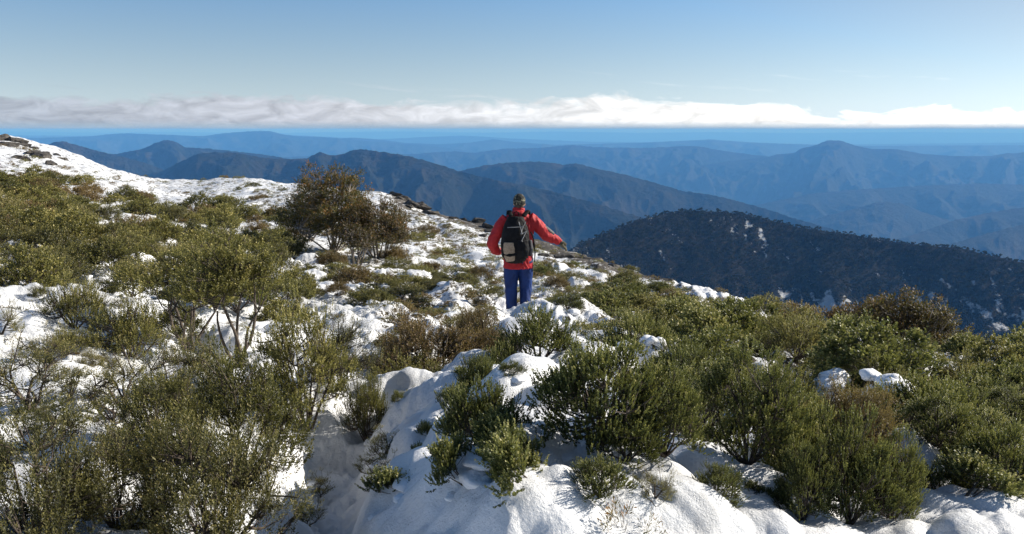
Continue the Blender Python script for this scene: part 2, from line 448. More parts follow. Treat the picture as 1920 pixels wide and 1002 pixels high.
def build_ground():
    a_in = np.linspace(R(-41), R(41), 860)
    a_out = np.concatenate([np.linspace(R(41), R(180), 60)[1:-1], np.linspace(R(-180), R(-41), 60)[:-1]])
    az = np.concatenate([np.linspace(R(-180), R(-41), 60)[:-1], a_in, np.linspace(R(41), R(180), 60)[1:-1]])
    rr = np.concatenate([np.exp(np.linspace(math.log(.25), math.log(2.2), 40))[:-1], np.exp(np.linspace(math.log(2.2), math.log(26), 520))[:-1],
                         np.exp(np.linspace(math.log(26), math.log(110), 200))[:-1], np.exp(np.linspace(math.log(110), math.log(3200), 60))])
    RR, AZ = np.meshgrid(rr, az, indexing='ij')
    x = RR * np.sin(AZ); y = RR * np.cos(AZ)
    z = near_z(x, y)
    nr, na = x.shape
    verts = np.stack([x, y, z], -1).reshape(-1, 3)
    verts = np.concatenate([verts, [[0, 0, float(near_z(np.array([0.]), np.array([0.]))[0])]]])
    i = np.arange(nr - 1)[:, None]; j = np.arange(na)[None, :]; j2 = (j + 1) % na
    quads = np.stack([i * na + j, i * na + j2, (i + 1) * na + j2, (i + 1) * na + j], -1).reshape(-1, 4)[:, ::-1]
    jj = np.arange(na); tris = np.stack([np.full(na, len(verts) - 1), (jj + 1) % na, jj], 1)[:, ::-1]
    # cover
    px, py = project(x, y, z)
    jx = 18 * fbm(x / 1.5, y / 1.5, 3, 50); jy = 9 * fbm(x / 1.5, y / 1.5, 3, 51)
    cover = np.full(x.shape, -.08)
    cover = np.where(in_poly(px + jx, py + jy, HEATH_LEFT), .40, cover)
    cover = np.where(in_poly(px + jx, py + jy, HEATH_MID), .42, cover)
    cover = np.where(in_poly(px + jx, py + jy, HEATH_RIGHT), .42, cover)
    far = smooth(14, 30, RR) * (1 - smooth(75, 110, RR))
    cover = np.where((cover < 0), cover + far * np.where(x < -16, .26, .36) + .18 * smooth(6, 12, RR), cover)
    rk = in_poly(px + jx * 1.5, py + jy, EDGE_ROCK)
    cover = np.where(rk, .72, cover)
    # steep or hollow ground holds less snow on the open hillside
    lh = (x < -18) & (RR > 30)
    cover = cover + np.where(lh, .10 * ridged((x + .6 * y) / 5, (y - .4 * x) / 1.6, 3, 61), 0)
    cover = np.where(x + y * .5 > 40, np.maximum(cover, .35), cover)
    beyond = smooth(75, 130, RR)
    cover = cover * (1 - beyond) + .62 * beyond
    # smooth the mask a little across the grid
    for _ in range(3):
        c2 = cover.copy(); c2[1:-1] = (cover[:-2] + cover[1:-1] * 2 + cover[2:]) / 4
        cover = (np.roll(c2, 1, 1) + 2 * c2 + np.roll(c2, -1, 1)) / 4
    rocky = np.where(rk | lh, 1.0, 0.0) + 0 * x
    me = make_mesh('ground', verts, quads, tris, [M['ground']], {'litter': np.append(cover.ravel(), -.1), 'rocky': np.append(rocky.ravel(), 0)})
    o = link('ground', me)
    tag(o, 'snow covered mountainside with patches of bare heath litter', None, None, 'structure')
MELT = []

def gz(x, y):
    return float(near_z(np.array([float(x)]), np.array([float(y)]))[0])
def place(px, py):
    p = hit(px, py)
    while p is None:
        py += 4; p = hit(px, py)
    return np.array([p[0], p[1], gz(p[0], p[1])])

# ------------------------------------------------------------------ plants
class Tubes:
    def __init__(s): s.v = []; s.q = []; s.n = 0
    def add(s, P, rad, k=5):
        P = np.asarray(P, float); rad = np.asarray(rad, float)
        T = np.gradient(P, axis=0); a, u, v = frames(T)
        ang = np.arange(k) * 2 * math.pi / k
        ring = P[:, None, :] + rad[:, None, None] * (np.cos(ang)[None, :, None] * u[:, None, :] + np.sin(ang)[None, :, None] * v[:, None, :])
        m = len(P)
        s.v.append(ring.reshape(-1, 3))
        i = np.arange(m - 1)[:, None]; j = np.arange(k)[None, :]
        s.q.append(s.n + np.stack([i * k + j, i * k + (j + 1) % k, (i + 1) * k + (j + 1) % k, (i + 1) * k + j], -1).reshape(-1, 4))
        s.n += m * k
    def mesh(s, name, m):
        return make_mesh(name, np.concatenate(s.v), np.concatenate(s.q), None, [m])

def curve_pts(p0, d0, L, n, lift, wob, g):
    P = [np.array(p0, float)]; d = np.array(d0, float); d /= np.linalg.norm(d)
    for i in range(n):
        d = d + np.array([0, 0, lift]) + g.normal(0, wob, 3); d /= np.linalg.norm(d)
        P.append(P[-1] + d * L / n)
    return np.array(P), d

def grow(seed, W, H, nmain, nclus, nshoot, lift=.16, bare=.3, tilt=(8, 68), thick=.010, wob=.12, k=5, one_side=None, zmin=.12, crad=.075, open_=.0, upk=.55):
    """a few main stems, and twig clusters spread over an uneven dome and joined to the nearest stem"""
    g = np.random.default_rng(seed)
    T = Tubes(); SP = []; SD = []; PT = []
    for i in range(nmain):
        ph = (i + g.uniform(-.35, .35)) * 2 * math.pi / nmain
        if one_side is not None: ph = one_side + g.normal(0, .5)
        th = R(g.uniform(*tilt))
        d = np.array([math.cos(ph) * math.sin(th), math.sin(ph) * math.sin(th), math.cos(th)])
        Lm = 1 / math.sqrt((math.sin(th) / (W / 2)) ** 2 + (math.cos(th) / H) ** 2) * g.uniform(.62, .9)
        p0 = np.array([g.normal(0, .02 * W), g.normal(0, .02 * W), -.06])
        P, de = curve_pts(p0, d, Lm, 7, lift * .35, wob * .8, g)
        T.add(P, np.linspace(thick, thick * .4, len(P)), k)
        PT.append(P[max(1, int(bare * 7)):])
    PT = np.concatenate(PT)
    n = 0; tries = 0
    off = g.uniform(0, 90)
    while n < nclus and tries < nclus * 14:
        tries += 1
        ph = g.uniform(0, 2 * math.pi)
        if one_side is not None: ph = one_side + g.normal(0, .5)
        ct = g.uniform(math.cos(R(min(tilt[1] + 14, 89))), 1.0); th = math.acos(ct)
        if one_side is not None: th = R(g.uniform(tilt[0], min(tilt[1] + 10, 86)))
        lob = .80 + .30 * fbm(np.array([ph * .9 + off]), np.array([th * 2.2]), 2, seed)[0] + .16 * math.sin(ph * 3 + off) * math.sin(th)
        rr_ = g.uniform(.45, 1.) ** .6 * lob
        c = np.array([math.cos(ph) * math.sin(th) * W / 2, math.sin(ph) * math.sin(th) * W / 2, math.cos(th) * H]) * rr_ / .86
        if c[2] < zmin * H: continue
        if open_ and fbm(c[0:1] / (.22 * W) + off, c[2:3] / (.22 * H) + c[1] / (.25 * W), 2, seed + 4)[0] < open_ - .5: continue
        outd = np.array([c[0] / (W / 2), c[1] / (W / 2), c[2] / H]); outd /= np.linalg.norm(outd) + 1e-9
        dist = np.linalg.norm(PT - c, axis=1) + np.maximum(PT[:, 2] - c[2], 0) * 2
        q = PT[np.argmin(dist)]
        m = (q + c) / 2 + np.array([0, 0, -.12 * np.linalg.norm(c - q)]) + g.normal(0, .015, 3)
        P = np.array([q, m * .55 + q * .25 + c * .2, m * .3 + c * .7, c])
        T.add(P, np.array([thick * .36, thick * .3, thick * .22, thick * .14]), 4 if k > 4 else 3)
        cs = crad * g.uniform(.7, 1.35)
        dd = outd * g.uniform(.4, .9) + np.array([0, 0, upk]); dd /= np.linalg.norm(dd)
        pos = c + g.normal(0, cs * .42, (nshoot, 3)) * np.array([1, 1, .7])
        fan = (pos - c) / cs
        SP.append(pos); SD.append(dd + fan * .65 + g.normal(0, .28, (nshoot, 3)))
        for b in range(3):
            e = pos[b]; T.add(np.array([c - dd * cs * .4, (c + e) / 2, e]), np.array([thick * .14, thick * .11, thick * .07]), 3)
        n += 1
    return T, np.concatenate(SP), np.concatenate(SD), g

def leafy(SP, SD, g, length=(.04, .08), nleaf=12, lw=(.010, .0035), angle=.6, H=1., stems=True, bend=.3, tintbias=0.):
    """every shoot a spray of small diamond leaves round its axis"""
    n = len(SP)
    a, u, v = frames(SD)
    L = g.uniform(length[0], length[1], n)
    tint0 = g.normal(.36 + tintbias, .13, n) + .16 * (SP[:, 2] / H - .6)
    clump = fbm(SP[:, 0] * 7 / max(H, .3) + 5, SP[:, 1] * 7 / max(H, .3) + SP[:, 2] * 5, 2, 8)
    tint0 = tint0 + .50 * clump  # random clump tone, widened to stand in for sunlit and shaded foliage
    t = (np.arange(nleaf) + .5) / nleaf
    ph = np.arange(nleaf) * 2.4
    ang = ph[None, :] + g.uniform(0, 6.28, n)[:, None]
    up = np.array([0, 0, 1.])
    c = SP[:, None, :] + a[:, None, :] * (L[:, None] * t[None, :])[..., None] + up * (bend * L[:, None] * t[None, :] ** 2)[..., None]
    rad = np.cos(ang)[..., None] * u[:, None, :] + np.sin(ang)[..., None] * v[:, None, :]
    al = angle * (1.15 - .5 * t)[None, :] + g.normal(0, .12, (n, nleaf))
    ld = np.cos(al)[..., None] * a[:, None, :] + np.sin(al)[..., None] * rad
    side = np.cross(ld, rad); side /= np.linalg.norm(side, axis=-1, keepdims=True) + 1e-9
    ll = lw[0] * g.uniform(.75, 1.25, (n, nleaf)) * (1.1 - .35 * t)[None, :]; ww = lw[1] * g.uniform(.8, 1.2, (n, nleaf))
    b = c; tip = c + ld * ll[..., None]
    mid = c + ld * (ll * .5)[..., None] + rad * (ll * .06)[..., None]
    s1 = mid + side * (ww * .5)[..., None] * 1.0; s2 = mid - side * (ww * .5)[..., None]
    V4 = np.stack([b, s1, tip, s2], 2).reshape(-1, 3)
    nq = n * nleaf
    Q = np.arange(nq * 4).reshape(-1, 4)
    tint = tint0[:, None] + .52 * (t[None, :] ** 2) - .13 + g.normal(0, .05, (n, nleaf))  # tips paler: new growth, plus top-lit brightness put into the tint
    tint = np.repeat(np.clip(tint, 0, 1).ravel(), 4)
    verts, quads = [V4], [Q]
    return V4, Q, tint

def variant(seed, kind, W, H, level, **kw):
    """returns (foliage mesh, stem mesh); level 0 near, 1 middle, 2 far"""
    P = dict(nmain=9, nclus=150, nshoot=10, thick=.014)
    leaf = dict(length=(.035, .075), nleaf=13, lw=(.012, .0055), angle=.55)
    if kind == 'cord': leaf = dict(length=(.045, .095), nleaf=15, lw=(.019, .0125), angle=.45)
    if kind == 'olive': leaf = dict(length=(.035, .08), nleaf=12, lw=(.018, .0090), angle=.7)
    if kind == 'fine': leaf = dict(length=(.03, .07), nleaf=10, lw=(.018, .0065), angle=.95)
    if kind == 'brown': leaf = dict(length=(.03, .065), nleaf=10, lw=(.018, .0066), angle=.8)
    if kind in ('gum', 'rust'): leaf = dict(length=(.05, .11), nleaf=6, lw=(.055, .020), angle=.9)
    if level == 1:
        P = dict(nmain=8, nclus=120, nshoot=10, open_=.46, crad=.085)
        if kind not in ('gum', 'rust'): leaf.update(nleaf=7, lw=(leaf['lw'][0] * 1.7, leaf['lw'][1] * 2.1))
    if level == 2:
        P = dict(nmain=7, nclus=85, nshoot=9, open_=.46, crad=.085)
        if kind not in ('gum', 'rust'): leaf.update(nleaf=5, lw=(leaf['lw'][0] * 2.1, leaf['lw'][1] * 3.0))
    P.update({k: v for k, v in kw.items() if k in ('nmain', 'nclus', 'nshoot', 'lift', 'bare', 'tilt', 'thick', 'wob', 'k', 'one_side', 'zmin', 'crad', 'open_', 'upk')})
    leaf.update({k: v for k, v in kw.items() if k in ('length', 'nleaf', 'lw', 'angle', 'tintbias')})
    T, SP, SD, g = grow(seed, W, H, **P)
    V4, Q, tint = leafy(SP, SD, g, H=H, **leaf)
    W = (1.1 if kw.get('one_side') is not None else 1.85) * float(np.percentile(np.hypot(V4[:, 0], V4[:, 1]), 95)); H = float(np.percentile(V4[:, 2], 99))
    return dict(kind=kind, W=W, H=H, T=T, fol=(V4, Q, tint), level=level, wood=kw.get('wood', 'wood'))

def meshes_of(vr, joined=False):
    V4, Q, tint = vr['fol']
    if joined:
        tv = np.concatenate(vr['T'].v); tq = np.concatenate(vr['T'].q)
        verts = np.concatenate([V4, tv]); quads = np.concatenate([Q, tq + len(V4)])
        idx = np.concatenate([np.zeros(len(Q), int), np.ones(len(tq), int)])
        return make_mesh(vr['kind'] + '_shrub', verts, quads, None, [M[vr['kind']], M[vr['wood']]],
                         {'tint': np.concatenate([tint, np.zeros(len(tv))])}, False, idx)
    return (make_mesh('foliage', V4, Q, None, [M[vr['kind']]], {'tint': tint}, False), vr['T'].mesh('stems', M[vr['wood']]))

LIB = {}
def lib(key, *a, **kw):
    vr = variant(*a, **kw)
    vr['me'] = meshes_of(vr, joined=(vr['level'] > 0 and a[1] not in ('gum', 'rust')))
    LIB[key] = vr
lib('cordA', 11, 'cord', 1.0, .62, 0, nmain=11, nclus=205, bare=.34, tilt=(5, 78), zmin=.06, open_=.48, crad=.085, upk=.4)
lib('cordB', 12, 'cord', 1.0, .85, 0, nmain=12, nclus=200, bare=.34, tilt=(5, 66), zmin=.10, open_=.5, crad=.085, upk=.4)
lib('cordC', 13, 'cord', .8, .5, 0, nmain=9, nclus=110, bare=.3, tilt=(15, 80), open_=.45, crad=.08)
lib('cordSprig', 14, 'cord', .5, .3, 0, nmain=4, nclus=30, nshoot=12, bare=.5, tilt=(45, 78), one_side=0.3, thick=.007, crad=.05)
lib('cordBranch', 15, 'cord', .9, .45, 0, nmain=6, nclus=85, nshoot=16, bare=.6, tilt=(50, 74), one_side=math.pi - .3, thick=.014, crad=.065)
lib('oliveA', 21, 'olive', 1.0, .8, 0, nmain=10, nclus=200, bare=.38, tilt=(5, 68), zmin=.12, open_=.5, crad=.085)
lib('oliveB', 22, 'olive', 1.0, .55, 0, nmain=10, nclus=150, bare=.3, tilt=(10, 78), open_=.48, crad=.085)
lib('oliveTall', 23, 'olive', 1.1, 1.25, 0, nmain=6, nclus=150, nshoot=14, bare=.6, tilt=(8, 42), thick=.015, zmin=.52, open_=.45, wob=.16)
lib('fineA', 31, 'fine', 1.0, .6, 0, nmain=12, nclus=250, nshoot=14, bare=.25, tilt=(10, 80), zmin=.06, open_=.46, crad=.085)
lib('fineB', 32, 'fine', .9, .8, 0, nmain=8, nclus=190, bare=.3, tilt=(5, 70), zmin=.06, wob=.2, open_=.5, crad=.085)
lib('fineThin', 33, 'fine', .7, .6, 0, nmain=8, nclus=80, nshoot=9, bare=.35, tilt=(10, 68), wob=.24, crad=.06)
lib('brownA', 41, 'brown', 1.0, .5, 0, nmain=11, nclus=190, nshoot=14, bare=.25, tilt=(10, 82), open_=.44, crad=.085)
lib('gumSprig', 51, 'gum', .3, .25, 0, nmain=5, nclus=7, nshoot=3, tintbias=.25, lw=(.05, .012), thick=.004, crad=.03)
for i in range(4):
    lib('mcord%d' % i, 60 + i, 'cord', 1.0, .62 + .12 * (i % 3), 1, tilt=(5, 62 + 5 * i))
    lib('molive%d' % i, 70 + i, 'olive', 1.0, .50 + .12 * (i % 3), 1, tilt=(5, 62 + 5 * i))
for i in range(2):
    lib('mbrown%d' % i, 80 + i, 'brown', 1.0, .42, 1, tilt=(10, 80))
    lib('mfine%d' % i, 84 + i, 'fine', 1.0, .55, 1, tilt=(10, 74))
for i in range(3):
    lib('folive%d' % i, 90 + i, 'olive', 1.0, .55 + .08 * i, 2, tilt=(8, 74))
    lib('fbrown%d' % i, 94 + i, 'brown', 1.0, .45, 2, tilt=(8, 78))

NAMES = {'cord': 'whipcord_shrub', 'olive': 'olive_shrub', 'fine': 'needle_shrub', 'brown': 'heath_shrub', 'gum': 'snow_gum', 'rust': 'snow_gum'}
PLACED = []
def put(key, x, y, w, h, rz=None, label='', group=None, sink=.03, tilt=(0, 0), cat='shrub', name=None):
    vr = LIB[key]
    nm = name or NAMES[vr['kind']]
    z = gz(x, y) - sink
    rz = random.uniform(0, 6.28) if rz is None else rz
    s = (w / vr['W'], w / vr['W'], h / vr['H'])
    if isinstance(vr['me'], tuple):
        root = empty(nm, (x, y, z), rz); root.scale = s
        f = link('foliage', vr['me'][0], root); st = link('stems', vr['me'][1], root)
    else:
        root = link(nm, vr['me']); root.location = (x, y, z); root.scale = s
    root.rotation_euler = (tilt[0], tilt[1], rz)
    tag(root, label, cat, group)
    PLACED.append((x, y, w))
    return root

# hand-placed shrubs: key, base px, base py, width m, height m, label, rz, tilt
# key, base px, base py, width px, top py (the size it has from the trail), label, turn
FG = [
 ('fineA', 60, 1060, 340, 790, 'olive brown needle-leaved shrub filling the bottom left corner', .4),
 ('fineB', 225, 1010, 200, 790, 'fine-leaved olive shrub rising just right of the bottom left corner shrub', 1.2),
 ('fineA', 400, 1065, 330, 800, 'brownish green shrub at the bottom edge, left of the shaded snow ditch', 2.2),
 ('oliveA', 450, 900, 270, 640, 'dense dark green shrub leaning over the left side of the shaded ditch', 3.0),
 ('oliveA', 310, 900, 200, 720, 'bushy olive shrub between the bottom left corner and the dark ditch shrub', .9),
 ('oliveA', 575, 800, 210, 575, 'tall dark shrub with leaning stems beside the start of the ditch', .6),
 ('oliveTall', 440, 690, 250, 440, 'spreading shrub on long bare forked stems above white snow, left of centre', 2.6),
 ('oliveTall', 350, 650, 220, 450, 'leggy olive shrub with curved bare stems just left of the forked-stem shrub', 4.1),
 ('oliveB', 145, 645, 130, 552, 'rounded green shrub alone on the open snow near the left edge', 1.1),
 ('fineThin', 60, 790, 190, 650, 'thin spiky branch poking up from the snow at the left edge', 2.0),
 ('fineThin', 235, 800, 170, 670, 'sparse twiggy shrub on the snow patch above the bottom left mass', .3),
 ('oliveB', 245, 690, 170, 570, 'low olive shrub between two snow patches on the left', 3.3),
 ('fineB', 350, 780, 200, 640, 'loose olive shrub below the leggy curved-stem shrub', 1.8),
 ('fineThin', 25, 610, 40, 565, 'tiny sprig sticking out of the smooth snow at the far left', 1.0),
 ('fineThin', 600, 935, 60, 890, 'dark twig tuft lying in the shaded snow ditch', .5),
 ('fineThin', 575, 985, 70, 935, 'thin twigs on the near floor of the shaded snow ditch', 2.5),
 ('oliveB', 690, 800, 95, 655, 'narrow green shrub on the lip of the path left of the snow mound', .7),
 ('fineB', 640, 745, 140, 600, 'olive shrub in sunlit snow behind the ditch', 2.7),
 ('brownA', 800, 690, 270, 560, 'wide brown heath shrub left of the trail in front of the hiker', 0),
 ('brownA', 895, 680, 130, 575, 'brown heath shrub directly below the hiker at the edge of the snow hump', 2.),
 ('oliveB', 775, 712, 190, 640, 'pale green sprigs along the front of the wide brown shrub', 1.),
 ('cordC', 892, 775, 100, 690, 'dark green clump half buried in the snow mound', 1.6),
 ('cordC', 782, 762, 60, 728, 'dark tuft showing in a hollow of the snow mound', .6),
 ('cordC', 1010, 712, 160, 600, 'dark green shrub with snow behind it at the centre of the view', 3.9),
 ('cordC', 945, 722, 80, 650, 'small dark shrub left of the central dark green shrub', 0.2),
 ('cordC', 905, 885, 165, 758, 'green whipcord branch reaching left across the foreground snow', 0.1),
 ('cordBranch', 1010, 915, 150, 835, 'woody whipcord branch trailing over the snow toward the left', 0.1),
 ('cordSprig', 880, 968, 85, 880, 'small upright whipcord sprig in the snow bank at the bottom', 2.6),
 ('cordSprig', 1040, 935, 110, 868, 'low whipcord sprig on the snow below the big dark shrub', 2.9),
 ('cordSprig', 800, 855, 36, 825, 'tiny green tip emerging from the crest of the snow bank', 1.),
 ('cordA', 1130, 885, 270, 680, 'big dark whipcord shrub in the centre right foreground', 1.2),
 ('cordB', 1240, 910, 190, 700, 'dark leggy whipcord shrub with bare twigs right of the biggest one', 4.4),
 ('cordC', 1175, 925, 140, 840, 'low whipcord growth at the foot of the big dark shrub', 3.0),
 ('cordB', 1400, 940, 230, 690, 'tall whipcord shrub with dark twiggy base above the bottom snow patch', 2.2),
 ('cordB', 1320, 860, 200, 680, 'bushy whipcord shrub behind the bottom snow patch', 5.5),
 ('cordB', 1590, 1020, 190, 770, 'yellow-tipped whipcord shrub at the bottom right of centre', .5),
 ('cordB', 1505, 1020, 120, 840, 'dark shrub at the right end of the bottom snow patch', 3.5),
 ('cordB', 1665, 1010, 110, 800, 'upright golden green shrub beside the yellow-tipped one', 1.9),
 ('cordA', 1745, 870, 230, 690, 'broad green shrub in the right foreground above a snow gap', 2.9),
 ('cordB', 1570, 765, 130, 610, 'upright dark-stemmed shrub standing over a snow gap on the right', 4.9),
 ('cordC', 1755, 940, 130, 860, 'low green sprigs fanning over snow in the bottom right', 5.9),
 ('cordSprig', 1800, 990, 120, 915, 'drooping whipcord sprig near the bottom right corner', .1),
 ('cordA', 1870, 950, 180, 800, 'dark shaded shrub at the right edge near the bottom corner', .8),
 ('cordB', 1830, 830, 190, 670, 'green shrub at the right edge behind the shaded one', 3.8),
 ('oliveA', 1665, 810, 150, 670, 'dense olive green shrub behind the yellow-tipped shrub', 1.4),
 ('oliveB', 1465, 800, 170, 665, 'dense green shrub behind the tall twiggy whipcord', .2),
 ('cordA', 1185, 695, 170, 592, 'bright green shrub behind snow, right of the hiker', 5.1),
 ('cordA', 1290, 750, 170, 625, 'green shrub with snow lumps at its foot in the middle right', 2.4),
 ('cordC', 1120, 985, 130, 905, 'low dark shrub half sunk in the snow at the bottom centre', 2.0),
 ('cordC', 1340, 985, 110, 915, 'small low shrub in the middle of the bottom right snow patch', .9),
 ('cordA', 1500, 905, 150, 770, 'dark green shrub joining the tall twiggy one to the yellow-tipped one', 4.0),
 ('gumSprig', 1165, 1015, 90, 940, 'small yellow green broad-leaved sprig at the bottom edge', 1.0),
 ('gumSprig', 1215, 1018, 60, 960, 'tiny broad-leaved seedling beside the yellow green sprig', 3.0),
 ('cordC', 1065, 605, 70, 575, 'dark low shrub peeping from the snow hump right of the hiker', 3.0),
 ('cordSprig', 985, 628, 36, 600, 'small green tuft in the snow hump just below the hiker', 1.0),
]
for k_, px, py, wpx, top, lab, rz in FG:
    p = place(px, py)
    d = (p[1] * cp - p[2] * sp_) / FPX
    put(k_, p[0], p[1], wpx * d * (.90 if px < 800 else .93), (py - top) * d * (.83 if px > 980 else 1.0), rz, lab, tilt=(random.uniform(-.08, .08), random.uniform(-.08, .08)))

LATER = True
# shrubs of the dense heath, zone by zone
def zone(poly, count, keys, wr, hr, group, label, ymin=0, ymax=200, gap=.42, noise=None):
    xs = [p[0] for p in poly]; ys = [p[1] for p in poly]; n = 0
    for _ in range(count * 40):
        if n >= count: break
        px = random.uniform(min(xs), max(xs)); py = random.uniform(min(ys), max(ys))
        if not in_poly(np.array([px]), np.array([py]), poly)[0]: continue
        p = hit(px, py)
        if p is None or not (ymin < p[1] < ymax): continue
        w = random.uniform(*wr)
        if any((p[0] - q[0]) ** 2 + (p[1] - q[1]) ** 2 < (gap * (w + q[2]) * .5) ** 2 for q in PLACED): continue
        if -.45 < p[0] < 1.0 and 8.2 < p[1] < 13.6: continue
        key = random.choice(keys); h = w * random.uniform(*hr)
        put(key, p[0], p[1], w, h, None, label, group, tilt=(random.uniform(-.12, .12), random.uniform(-.12, .12)))
        n += 1
    print('zone', group, n)

zone([(690, 760), (900, 720), (1100, 900), (1480, 900), (1480, 1000), (700, 1000)], 20, ['cordSprig', 'cordSprig', 'cordC', 'fineThin'], (.09, .24), (.5, .9),
     'sprigs on the snow bank', 'small green sprig poking through the sunlit and shaded snow bank in the foreground', gap=.9)
zone([(-20, 560), (330, 600), (330, 740), (-20, 900)], 16, ['fineThin', 'fineThin', 'oliveB', 'fineB'], (.16, .34), (.6, 1.0),
     'sprigs on the left snow', 'thin sprig standing in the open snow on the left', gap=.8)
zone([(1480, 850), (1920, 850), (1930, 1010), (1480, 1010)], 12, ['cordB', 'cordC', 'cordA', 'brownA'], (.30, .5), (.6, .9),
     'low shrubs in the bottom right', 'low dark green shrub crowded among the shrubs in the bottom right', gap=.5)
zone([(-40, 470), (340, 470), (560, 520), (640, 600), (330, 640), (200, 560), (-40, 560)], 26, ['molive0', 'molive1', 'molive2', 'mfine0', 'mfine1', 'mcord1'], (.5, .9), (.5, .75),
     'mid left heath shrubs', 'olive heath shrub in the dense belt behind the lone rounded shrub at left', gap=.5)
zone([(-60, 375), (300, 400), (520, 430), (640, 520), (430, 520), (-60, 490)], 60, ['molive0', 'molive1', 'molive2', 'molive3', 'mfine0', 'mfine1', 'mbrown0'], (.7, 1.1), (.45, .65),
     'upper left heath shrubs', 'olive shrub in the unbroken heath covering the left slope', gap=.45)
zone([(-80, 305), (60, 318), (240, 362), (330, 372), (520, 415), (400, 425), (200, 400), (-80, 385)], 40, ['molive1', 'molive3', 'folive0', 'folive1', 'fbrown0', 'mbrown0'], (.9, 1.6), (.35, .55),
     'far left heath shrubs', 'low shrub in the far heath below the snowy rocky hill', gap=.42)
zone([(520, 440), (640, 500), (760, 490), (900, 520), (940, 575), (820, 560), (700, 600), (560, 560)], 36, ['molive0', 'molive2', 'mbrown0', 'mbrown1', 'mfine1'], (.4, .8), (.32, .5),
     'shrubs left of the trail', 'low olive or brown shrub beside the snowy trail behind the hiker', gap=.5)
zone([(1110, 570), (1290, 570), (1560, 640), (1500, 700), (1130, 670)], 19, ['mcord0', 'mcord1', 'mcord2', 'mcord3', 'molive1', 'molive2', 'mbrown0'], (.55, .9), (.42, .62),
     'shrubs on the right brow', 'green shrub in the thick scrub on the brow right of the hiker', gap=.6)
zone([(1380, 640), (1560, 640), (1700, 680), (1830, 740), (1800, 830), (1500, 760), (1300, 730)], 11, ['cordA', 'cordB', 'mcord2', 'mcord1', 'mcord3', 'molive0', 'oliveB'], (.5, .85), (.48, .72),
     'shrubs of the right thicket', 'green shrub in the thicket in front of the rusty bushes', gap=.6)
zone([(1780, 690), (1980, 690), (1980, 760), (1850, 780)], 7, ['mcord0', 'molive1', 'mcord3'], (.4, .7), (.5, .7),
     'shrubs at the right edge', 'small green shrub among snow lumps at the right edge', gap=.7)
zone([(1020, 480), (1180, 500), (1290, 550), (1280, 590), (1060, 580), (1000, 540)], 16, ['molive1', 'mbrown1', 'mcord2', 'mfine0'], (.4, .75), (.35, .5),
     'tufts beyond the hiker', 'low shrub on the thin snow between the hiker and the rocky edge', gap=.8)
zone([(430, 345), (520, 350), (700, 400), (820, 440), (900, 480), (700, 470), (560, 440), (400, 400)], 30, ['folive0', 'folive1', 'fbrown1', 'molive3'], (.6, 1.2), (.3, .45),
     'shrubs on the open snow', 'isolated low shrub on the open snow behind the snow gum', gap=.9)

MELT[:] = [q for q in PLACED if q[1] < 13 and abs(q[0]) < 9]
build_ground()
print('ground built')

# ------------------------------------------------------------------ snow gums
def gum(seed, px, py, W, H, kind, label, wood='palewood', Y=None, **kw):
    p = place(px, py)
    if Y: p = at(px, py, Y); p[2] = gz(p[0], p[1])
    key = 'gum%d' % seed
    P = dict(nmain=9, nclus=int(70 * W * W), nshoot=8, bare=.36, tilt=(6, 54), thick=.028, lw=(.062, .024), k=6, zmin=.28, crad=.13, open_=.42, upk=.5)
    P.update(kw)
    vr = variant(seed, kind, W, H, 0, wood=wood, **P)
    vr['me'] = meshes_of(vr)
    root = empty('snow_gum', (p[0], p[1], p[2] - .05)); tag(root, label, 'small tree', None)
    link('crown', vr['me'][0], root); link('trunk', vr['me'][1], root)
    return root
gum(201, 628, 478, 2.6, 2.35, 'gum', 'dark green bushy snow gum with orange tips on the skyline left of the hiker', bare=.3)
gum(202, 580, 455, 1.7, 1.75, 'gum', 'darker left half of the snow gum clump, overhanging the white snow', nmain=7)
gum(203, 708, 494, 2.1, 1.6, 'rust', 'rusty brown snow gum with pale stems right of the dark green one')
gum(204, 665, 500, 1.5, 1.1, 'rust', 'brown twiggy sapling at the front of the snow gum clump', bare=.5, nclus=70, nshoot=5, zmin=.45)
gum(205, 515, 410, 1.1, .55, 'gum', 'small dark shrub on the snow at the left foot of the snow gum', nmain=6)
gum(206, 1712, 655, 2.0, 1.15, 'rust', 'largest rounded rusty bush behind the right scrub', nmain=12, bare=.3, tilt=(5, 70), Y=13)
gum(207, 1610, 640, 1.3, .85, 'rust', 'smaller dark rusty bush left of the largest rusty bush', nmain=9, tilt=(5, 70), Y=14)
gum(208, 1655, 640, 1.3, 1.15, 'rust', 'brown bush between the two rounded rusty bushes', nmain=9, tilt=(5, 65), Y=13.5)

